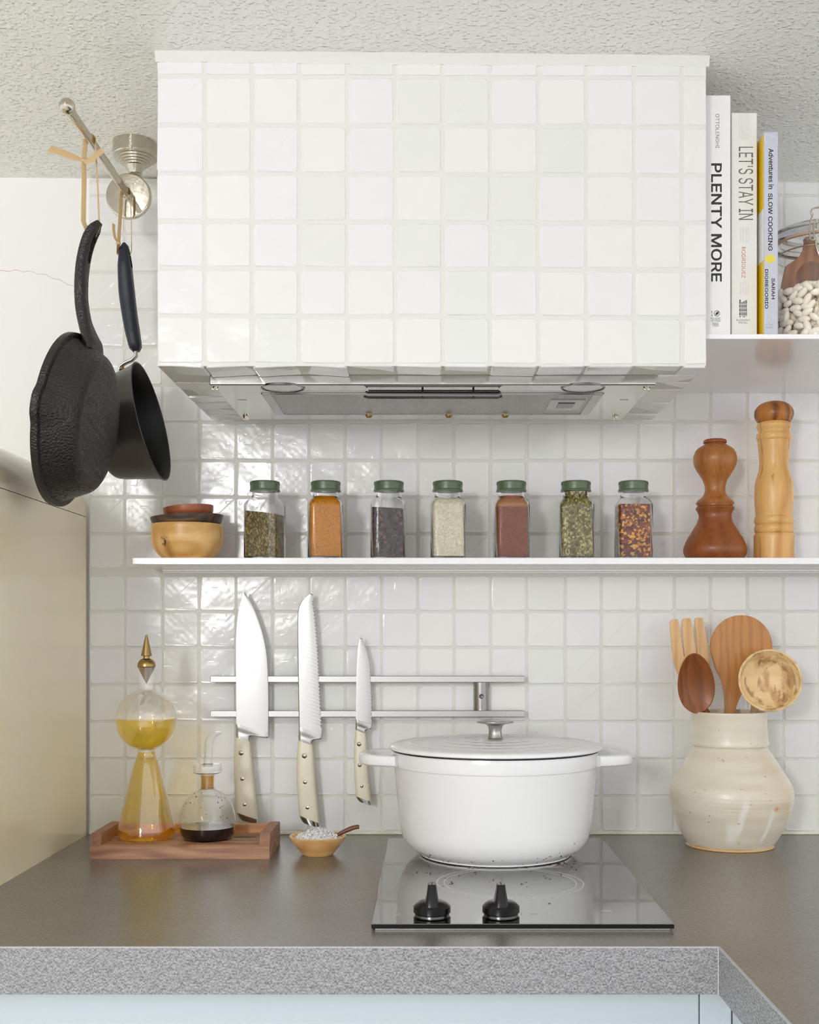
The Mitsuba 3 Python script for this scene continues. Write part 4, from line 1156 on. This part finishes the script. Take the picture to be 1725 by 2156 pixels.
part(sk_, 'hollow', hol, 'wood_satin', True, color=wood(hol.vertices, (128, 84, 56), (104, 64, 42), axis=2, rings=60, seed=42), label='darker hollowed part')

bean_v = trimesh.creation.icosphere(2, 1.0)
bv_ = bean_v.vertices * [.0080, .0046, .0044]
bv_[:, 1] += .0006 * (1 - (bv_[:, 0] / .0080) ** 2) - .0003
bean_ply = mikit.ply(trimesh.Trimesh(bv_, bean_v.faces, process=False), 'bean', smooth=True)
g = np.random.default_rng(5)
placed = []
nb = 0
ztop = Z(592, JY - .055) - jz
for ring_r, rowsz in ((.0525, np.arange(.0062, ztop, .0080)), (.0440, [ztop + .001]), (.0355, [ztop + .003]), (.0265, [ztop + .0035])):
    for r_i, z in enumerate(rowsz):
        step = .0150 / ring_r
        for a in np.arange(-math.pi - .1, .35, step) + (r_i % 2) * step / 2:
            rr = ring_r + g.normal(0, .0006)
            ang = a + g.normal(0, .05)
            c = np.array([JX + rr * math.cos(ang), JY + rr * math.sin(ang), jz + z + g.normal(0, .0008)])
            if not (-math.pi - .05 < ang < .25) or (ring_r < .05 and c[1] > yp - .010):
                continue
            W = T().translate(c.tolist()) @ T().rotate([0, 0, 1], math.degrees(ang) + 90) @ T().rotate([0, 1, 0], float(g.choice([g.normal(0, 22), g.normal(0, 22), g.uniform(30, 100), g.uniform(-80, -30)]))) @ T().rotate([1, 0, 0], float(g.uniform(-40, 40)))
            s_ = float(g.uniform(.88, 1.08))
            single('white_bean', bean_ply, None, 'smooth white dried bean lying in the clip-top glass jar', 'bean', group='white beans in the jar', to_world=W @ T().scale([s_, s_, s_]))
core = []
for k in range(420):
    a = g.uniform(-math.pi, math.pi); rr = .0445 * math.sqrt(g.uniform(.25 if True else 0, 1)); z = g.uniform(.007, ztop - .004)
    x, y = JX + rr * math.cos(a), JY + rr * math.sin(a)
    if abs(y - yp) < .009:
        continue
    m = trimesh.Trimesh(bv_, bean_v.faces, process=False)
    m.apply_transform(trimesh.transformations.random_rotation_matrix(g.random(3))); m.apply_translation((x, y, jz + z)); core.append(m)
single('white_beans', join(core), 'bean', 'mass of white beans deeper inside the clip-top jar', 'beans', True, kind='stuff')

# ================================================================= TRAY, DECANTER, CRUET, SALT
ty0, ty1 = -.193, -.083
tx0, tx1 = -.4468, -.2107
tr = thing('wooden_tray', 'small walnut tray carrying the oil decanter and vinegar cruet', 'tray')
wc = dict(c1=(172, 128, 98), c2=(132, 92, 68), axis=0, rings=110, warp=.02, fine=.8, dark=(96, 60, 42), seed=51)


def wpart(key, name, m, cols, bsdf='wood_matt', edge=.0022, label=None):
    m = dense(m, edge)
    m.unmerge_vertices()
    return part(key, name, m, bsdf, False, label=label, color=wood(m.vertices, **cols))


flo = trimesh.convex.convex_hull(np.array([[x, y, z] for x in (tx0, tx1) for y, z in ((ty0, CZ + .0002), (ty0, CZ + .0160), (ty0 + .0035, CZ + .0180), (ty1, CZ + .018), (ty1, CZ + .0002))]))
wpart(tr, 'floor', flo, wc)
for xa, xb in ((tx0, tx0 + .0135), (tx1 - .0135, tx1)):
    e = trimesh.convex.convex_hull(np.array([[x, y, z] for x in (xa, xb) for y, z in ((ty0 + .0005, CZ + .0150), (ty0 + .0075, CZ + .0330), (ty1 - .004, CZ + .0330), (ty1, CZ + .0300), (ty1, CZ + .0150))]))
    wpart(tr, 'end_rail', e, {**wc, 'axis': 1, 'c1': (150, 102, 74), 'seed': 53})
wpart(tr, 'back_rail', box(tx0 + .0135, tx1 - .0135, ty1 - .009, ty1, CZ + .017, CZ + .0300, .001), {**wc, 'c1': (196, 142, 96), 'c2': (168, 112, 70)}, label='lighter back rail')
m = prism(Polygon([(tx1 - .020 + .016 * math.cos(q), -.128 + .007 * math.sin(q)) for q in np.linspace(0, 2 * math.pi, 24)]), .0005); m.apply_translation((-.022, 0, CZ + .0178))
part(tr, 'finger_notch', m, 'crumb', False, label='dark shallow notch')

dk = thing('oil_decanter', 'tall glass oil decanter with round bulb, cone foot and brass stopper', 'decanter')
DCX, DCY, DCZ = XX(308.5, -.137), -.137, CZ + .0182
kd = 1.70e-4
dprof = [(0, 1706), (190, 1706), (212, 1698), (226, 1672), (229, 1640), (222, 1600), (175, 1400), (128, 1210), (98, 1100), (82, 1060), (75, 1030), (74, 1000), (74, 1000), (92, 990), (150, 958), (200, 905), (232, 838), (243, 757), (232, 680), (200, 612), (150, 560), (98, 530), (74, 520), (74, 520), (72, 500), (71, 420), (71, 336)]
pf = lambda rows, kk=kd, zb=1706, n=6: [(r * kk, (zb - y) * kk) for r, y in curve(rows, n)]
part(dk, 'glass', lathe(shell_of(pf(dprof), .0010), 96, (DCX, DCY, DCZ)), 'glass', 60, label='thin clear glass')
oil1 = [(0, 1698), (186, 1698), (204, 1690), (216, 1668), (220, 1640), (213, 1602), (166, 1402), (119, 1212), (89, 1102), (73, 1062), (67, 1034), (65, 1012), (65, 1012), (0, 1012)]
part(dk, 'oil', lathe(pf(oil1), 96, (DCX, DCY, DCZ)), 'oil', 50, label='yellow oil in the cone')
oil2 = [(0, 990), (60, 988), (90, 980), (144, 949), (191, 899), (223, 834), (234, 757), (233.7, 746), (233.7, 746), (0, 746)]
part(dk, 'oil', lathe(pf(oil2), 96, (DCX, DCY, DCZ)), 'oil', 50, label='pale yellow oil in the bulb')
stp = [(0, 466), (6, 462), (66, 338), (66, 338), (71, 332), (71, 326), (68, 305), (56, 285), (38, 271), (26, 267), (26, 267), (26, 249), (26, 249), (43, 246), (43, 242), (43, 242), (10, 92), (5, 86), (0, 85)]
part(dk, 'stopper', lathe(pf(stp, n=4), 56, (DCX, DCY, DCZ)), 'brass', 40, label='pointed brass stopper')

cu = thing('vinegar_cruet', 'round glass cruet with a curved spout and a little dark vinegar', 'cruet')
CUX, CUY = XX(437, -.140), -.140
kc = 1.70e-4
cp = [(0, 1706), (165, 1706), (195, 1696), (215, 1660), (225, 1600), (225, 1550), (212, 1480), (185, 1415), (140, 1360), (90, 1325), (58, 1306), (54, 1295), (54, 1200), (54, 1200), (64, 1188), (95, 1184), (110, 1175), (113, 1150), (113, 1135), (108, 1116), (85, 1110), (45, 1112)]
part(cu, 'glass', lathe(shell_of(pf(cp), .0009), 80, (CUX, CUY, DCZ)), 'thin_glass', 60, label='clear glass body')
part(cu, 'joint', lathe(pf([(47, 1304), (47, 1198)], n=1), 48, (CUX, CUY, DCZ)), 'amber', True, label='amber stained neck')
vin = [(0, 1699), (160, 1699), (188, 1690), (206, 1657), (216, 1606), (216, 1606), (0, 1606)]
part(cu, 'vinegar', lathe(pf(vin), 72, (CUX, CUY, DCZ)), 'vinegar', 50, label='dark brown vinegar')
P = np.array([[CUX + (a - 1028) * kc, CUY, DCZ + (1706 - b) * kc] for a, b in curve([(1030, 1130), (1033, 1060), (1036, 980), (1042, 930), (1062, 890), (1095, 868), (1137, 857)], 6)])
rs_ = np.interp(np.linspace(0, 1, len(P)), [0, .55, 1], [.0060, .0055, .0022])
to_, ti_ = tube(P, rs_, 24), tube(P, rs_ - .0008, 24)
no_ = 24 * len(P)
ro_, ri_ = to_.vertices[:no_].reshape(-1, 24, 3), ti_.vertices[:no_].reshape(-1, 24, 3)
part(cu, 'spout', loft(list(ro_) + list(ri_[::-1]) + [ro_[0]], caps=False), 'thin_glass', 60, label='curved glass spout')
g = np.random.default_rng(77)
dr_ = []
for k in range(34):
    a = g.uniform(-2.9, -.25); y_ = g.uniform(1330, 1560)
    r_ = np.interp(y_, [1306, 1325, 1360, 1415, 1480, 1550], [58, 90, 140, 185, 212, 225]) * kc - .0004
    s_ = g.uniform(.0003, .0009)
    m = trimesh.creation.icosphere(1, s_); m.apply_translation((CUX + r_ * math.cos(a), CUY + r_ * math.sin(a), DCZ + (1706 - y_) * kc)); dr_.append(m)
part(cu, 'drops', join(dr_), 'vinegar', True, 'tiny dark drops inside the glass', 'stuff')

sb = thing('salt_bowl', 'small pale wooden bowl of coarse salt between the tray and the white pot', 'bowl')
SX, SY = XX(669.5, -.159), -.159
sp_ = curve([(0, 0), (.0195, 0), (.0195, 0), (.0225, .0030), (.0300, .0120), (.0362, .0205), (.0384, .0250), (.0384, .0250), (.0372, .0256), (.0345, .0250), (.0345, .0250), (.0290, .0160), (.020, .0085), (0, .0065)], 5)
m = lathe(refine_profile(sp_, .0009), 150)
cc = wood(m.vertices, (228, 190, 130), (202, 148, 84), axis=0, rings=52, warp=.05, fine=.4, seed=61)
m.apply_translation((SX, SY, CZ + .0002))
part(sb, 'body', m, 'wood_satin', True, color=cc)
heap = []
for k in range(900):
    r_ = .0315 * math.sqrt(g.random()); a = g.uniform(0, 2 * math.pi)
    h_ = .0185 + .0125 * (1 - (r_ / .0335) ** 2) + g.normal(0, .0012)
    m = trimesh.convex.convex_hull(g.normal(size=(7, 3)) * .0012); m.apply_translation((SX + r_ * math.cos(a), SY + r_ * math.sin(a), CZ + h_)); heap.append(m)
m = lathe([(.031, .0170), (.030, .020), (.022, .0255), (.010, .0290), (0, .0295)], 40, (SX, SY, CZ)); heap.append(m)
single('coarse_salt', join(heap), 'salt_white', 'white coarse salt heaped in the small wooden bowl', 'salt', False, kind='stuff')
P = np.array([at(590 + a / 9.08, 1720 + b / 9.08, SY) for a, b in curve([(990, 410), (1060, 372), (1180, 300), (1320, 236), (1430, 198), (1512, 190)], 5)])
m = tube(P, np.interp(np.linspace(0, 1, len(P)), [0, .2, .6, 1], [.0016, .0022, .0031, .0028]), 14)
sn = thing('salt_spoon', 'tiny dark wooden spoon stuck in the salt bowl', 'spoon')
part(sn, 'handle', m, 'wood_satin', True, color=wood(m.vertices, (110, 66, 50), (76, 42, 34), axis=0, rings=80, seed=63))
bw = trimesh.creation.icosphere(3, .0065); bw.apply_scale((1.3, 1, .4)); bw.apply_translation(P[0] + [-.006, 0, -.003])
part(sn, 'bowl', bw, 'wood_satin', True, color=wood(bw.vertices, (110, 66, 50), (76, 42, 34), axis=0, rings=80, seed=64))

# ================================================================= STONEWARE CROCK WITH SPOONS
cx_, cy_ = XX(1537, -.090), -.090
kq = 1.73e-4
cr_ = thing('stoneware_crock', 'cream glazed stoneware crock with a ridged neck holding wooden spoons', 'crock')
out = [(0, 1962), (322, 1962), (330, 1952), (332, 1946), (350, 1930), (402, 1845), (440, 1760), (470, 1675), (488, 1595), (492, 1535), (482, 1480), (455, 1425), (405, 1345), (350, 1255), (310, 1190), (293, 1166), (288, 1158), (288, 1158), (304, 1150), (308, 1132), (303, 1100), (299, 1020), (300, 960), (304, 895), (303, 880), (303, 880), (294, 877), (284, 884), (278, 960), (276, 1120), (330, 1260), (430, 1420), (450, 1600), (380, 1820), (280, 1930), (0, 1935)]
pr_ = [(r * kq, (1962 - y) * kq) for r, y in curve(out, 5)]
m = lathe(refine_profile(pr_, .0018), 220)
V = m.vertices
V[:, 0] *= 1 + .004 * np.sin(V[:, 2] * 60); V[:, 0] += .002 * np.sin(V[:, 2] * 22)
rad = np.hypot(V[:, 0], V[:, 1])
V[:, :2] *= (1 + .0011 * np.sin(V[:, 2] * 1150 + 2 * np.arctan2(V[:, 1], V[:, 0])) * (V[:, 2] < .135) * (rad > .03))[:, None]
m = tm(V, m.faces)
P = np.asarray(V)
t = np.clip(.55 * meshkit.fbm(P * [26, 26, 60], 3) + .6 * meshkit.noise(P * [14, 14, 110]) - .2, 0, 1)
col = lerp(lin(221, 214, 197), lin(200, 188, 166), t)
ang = np.arctan2(P[:, 0], -P[:, 1])
warm = np.clip(meshkit.fbm(P * 17 + 7, 3) * 2.4 - 1.15, 0, 1) * np.clip((ang + .1) * 1.5, 0, 1) * (P[:, 2] < .14)
col = col * (1 - .55 * warm[:, None]) + np.array(lin(206, 168, 126)) * .55 * warm[:, None]
for a0, z0_, z1_, w0, sl in ((.02, .082, .018, .055, -2.4), (.50, .065, .008, .045, -2.2), (-.20, .050, .006, .10, -.8)):
    c_ = a0 + sl * (P[:, 2] - z0_) * -1 * .9
    k = np.exp(-((ang - c_ - .05 * (meshkit.noise(P * 60) - .5)) / w0) ** 4) * np.clip((z0_ - P[:, 2]) / .016, 0, 1) * np.clip((P[:, 2] - z1_) / .012, 0, 1)
    col = col * (1 - .75 * k[:, None]) + np.array(lin(232, 230, 222)) * .75 * k[:, None]
sp2 = (meshkit.noise(P * 800) > .93) & (meshkit.noise(P * 90 + 3) > .5)
col[sp2] = lin(150, 132, 108)
foot = np.clip((.0042 + .0016 * (meshkit.noise(P * [60, 60, 0]) - .5) * 2 - P[:, 2]) / .0008, 0, 1) * (rad > .02)
col = col * (1 - foot[:, None]) + np.array(lin(206, 174, 126)) * foot[:, None]
spot = np.clip(1.6 - np.hypot((ang - .55) / .05, (P[:, 2] - .0605) / .004) - meshkit.fbm(P * 300, 2), 0, 1)
col = col * (1 - spot[:, None]) + np.array(lin(190, 140, 80)) * spot[:, None]
m.apply_translation((cx_, cy_, CZ + .0002))
part(cr_, 'body', m, 'stoneware', True, color=col)

U5 = lambda a, b, y: at(1380 + a / 3.849, 1270 + b / 3.849, y)


def plate_tool(key, name, outline, y, th, cols, bsdf='wood_satin', lean=0.0, dish=0.0, cen=None, rad=None, edge=.0022, label=None):
    """A flat wooden shape cut from an outline (enlargement pixels), th thick, standing at depth y."""
    pts = [U5(a, b, y)[[0, 2]] for a, b in outline]
    m = dense(prism(Polygon(pts), th), edge)
    m.apply_transform(frame((1, 0, 0), (0, 0, 1), (0, -1, 0), (0, y + th / 2, 0)))
    V = np.array(m.vertices)
    if dish:
        c = U5(*cen, y)
        q = np.clip(np.hypot((V[:, 0] - c[0]) / rad[0], (V[:, 2] - c[2]) / rad[1]), 0, 1)
        V[:, 1] += dish * (1 - q ** 2) * 1.0
    V[:, 1] += lean * (V[:, 2] - (CZ + .18))
    m = trimesh.Trimesh(V, m.faces, process=False)
    m = trimesh.graph.smooth_shade(m, angle=.6, facet_minarea=None)
    return part(key, name, m, bsdf, True, label=label, color=wood(m.vertices, **cols))


fk = thing('wooden_fork', 'pale wooden serving fork with three prongs, leftmost tool in the crock', 'fork')
pale = dict(c1=(222, 184, 134), c2=(198, 154, 102), axis=2, rings=60, warp=.02, fine=.6, seed=71)
yf = -.070
plate_tool(fk, 'prongs', curve([(115, 165), (117, 150), (140, 133), (175, 130), (178, 140), (178, 140), (190, 210), (208, 330), (225, 425), (232, 428), (232, 428), (225, 330), (214, 210), (214, 140), (214, 140), (228, 124), (270, 122), (282, 132), (282, 132), (296, 200), (310, 310), (326, 400), (334, 402), (334, 402), (334, 330), (324, 220), (315, 140), (315, 140), (330, 119), (368, 119), (380, 130), (380, 130), (400, 240), (425, 380), (440, 520), (432, 600), (400, 700), (380, 800), (372, 1000), (372, 1000), (330, 1000), (322, 800), (285, 720), (225, 640), (180, 570), (150, 480), (128, 330)], 4)[:-1], yf, .0075, pale, lean=-.02)

ws = thing('wooden_spoon', 'big flat round wooden spoon in the middle of the crock', 'spoon')
a = np.linspace(math.radians(-22), math.radians(203), 60)
head = [(692 + 246 * math.cos(q), 352 - 254 * math.sin(q) * (1 if math.sin(q) > 0 else 1.0)) for q in a]
head += curve([(466, 452), (490, 535), (524, 600), (546, 670), (560, 750), (566, 830), (562, 900), (562, 900), (560, 1100), (560, 1100), (640, 1100), (640, 1100), (645, 880), (664, 805), (702, 725), (762, 640), (850, 555), (905, 480)], 6)[1:-1]
plate_tool(ws, 'body', head, -.082, .009, dict(c1=(192, 134, 76), c2=(160, 104, 54), axis=2, rings=70, warp=.035, fine=.7, seed=73, off=(.1, 0, 0), bands=.6), dish=-.004, cen=(692, 352), rad=(.062, .066))

ds = thing('wooden_spoon', 'dark brown oval wooden spoon in front of the fork in the crock', 'spoon')
c0 = U5(332, 650, -.118)
tlt = math.radians(-8)
rings_o = []
dsl = []
nr_, na_ = 22, 64
V, col_ = [], []
for side in (1, -1):
    for i in range(nr_):
        q = i / (nr_ - 1) if side == 1 else 1 - i / (nr_ - 1)
        for k in range(na_):
            th_ = 2 * math.pi * k / na_
            ex, ez = math.cos(th_) * q, math.sin(th_) * q
            wdt = .0262 * (1 - .12 * ez); hgt = .0425
            y_ = (.0105 if side == 1 else .0150) * (1 - q ** 2) ** (1 if side == 1 else .9)
            V.append((ex * wdt, y_ + (.0 if side == 1 else .0012), ez * hgt))
V = np.array(V)
n_all = 2 * nr_
i = np.arange(na_); j = (i + 1) % na_
f = []
for k in range(n_all - 1):
    f += [np.stack([k * na_ + i, k * na_ + j, k * na_ + na_ + j], 1), np.stack([k * na_ + i, k * na_ + na_ + j, k * na_ + na_ + i], 1)]
R_ = trimesh.transformations.rotation_matrix(tlt, [0, 1, 0]) @ trimesh.transformations.rotation_matrix(math.radians(10), [1, 0, 0]) @ trimesh.transformations.rotation_matrix(math.radians(6), [0, 0, 1])
m = tm(V, np.vstack(f))
cd = wood(V, (146, 84, 38), (98, 52, 22), axis=2, rings=50, warp=.07, fine=.6, seed=75, off=(.06, 0, 0), bands=.7)
m.apply_transform(R_); m.apply_translation(c0)
part(ds, 'bowl', m, 'wood_satin', True, color=cd)
P = np.array([c0 + (R_[:3, :3] @ np.array([0, .0135, -.036])), U5(412, 888, -.098), U5(440, 1000, -.092), U5(480, 1300, -.080)])
m = tube(np.array(curve([tuple(p) for p in P], 6)), .0058, 14)
part(ds, 'handle', m, 'wood_satin', True, color=wood(m.vertices, (128, 70, 34), (88, 46, 22), seed=76))

ld = thing('wooden_ladle', 'pale blotchy wooden ladle seen from below, rightmost tool in the crock', 'ladle')
c1_ = U5(931, 626, -.128)
lr = .0430
prof_l = curve([(0, -.0300), (.016, -.0278), (.0290, -.0205), (.0380, -.0105), (.0425, 0), (.0430, .0015), (.0420, .0022), (.0420, .0022), (.0400, .001), (.036, -.009), (.026, -.0185), (.012, -.0245), (0, -.0255)], 6)
m = lathe(refine_profile(prof_l, .0009), 160)
V0 = np.array(m.vertices)
col = wood(V0, (230, 204, 158), (210, 176, 122), axis=0, rings=40, warp=.05, fine=.5, seed=78, bands=.5)
bl = np.clip((meshkit.fbm(V0 * [70, 34, 70] + 3, 4) - .50) * 5, 0, 1) * np.clip((V0[:, 0] + .028) / .02, .25, 1)
col = col * (1 - .7 * bl[:, None]) + np.array(lin(158, 110, 60)) * .7 * bl[:, None]
bl = np.clip((meshkit.fbm(V0 * [190, 60, 190] + 13, 3) - .58) * 8, 0, 1)
col = col * (1 - .6 * bl[:, None]) + np.array(lin(112, 76, 44)) * .6 * bl[:, None]
m = tm(V0, m.faces)
m.apply_transform(trimesh.transformations.rotation_matrix(math.radians(-86), [1, 0, 0]) if False else np.eye(4))
zax = np.array([-.10, -.96, .16]); zax /= np.linalg.norm(zax)
xax = np.cross([0, 0, 1.0], zax); xax /= np.linalg.norm(xax)
m.apply_transform(frame(xax, np.cross(zax, xax), zax, c1_))
part(ld, 'bowl', m, 'wood_matt', True, color=col)
P = [U5(812, 806, -.108), U5(806, 880, -.098), U5(790, 1000, -.085), U5(740, 1350, -.080)]
m = tube(np.array(curve([tuple(p) for p in P], 6)), .0062, 14)
part(ld, 'handle', m, 'wood_matt', True, color=wood(m.vertices, (222, 192, 146), (200, 160, 108), seed=79))
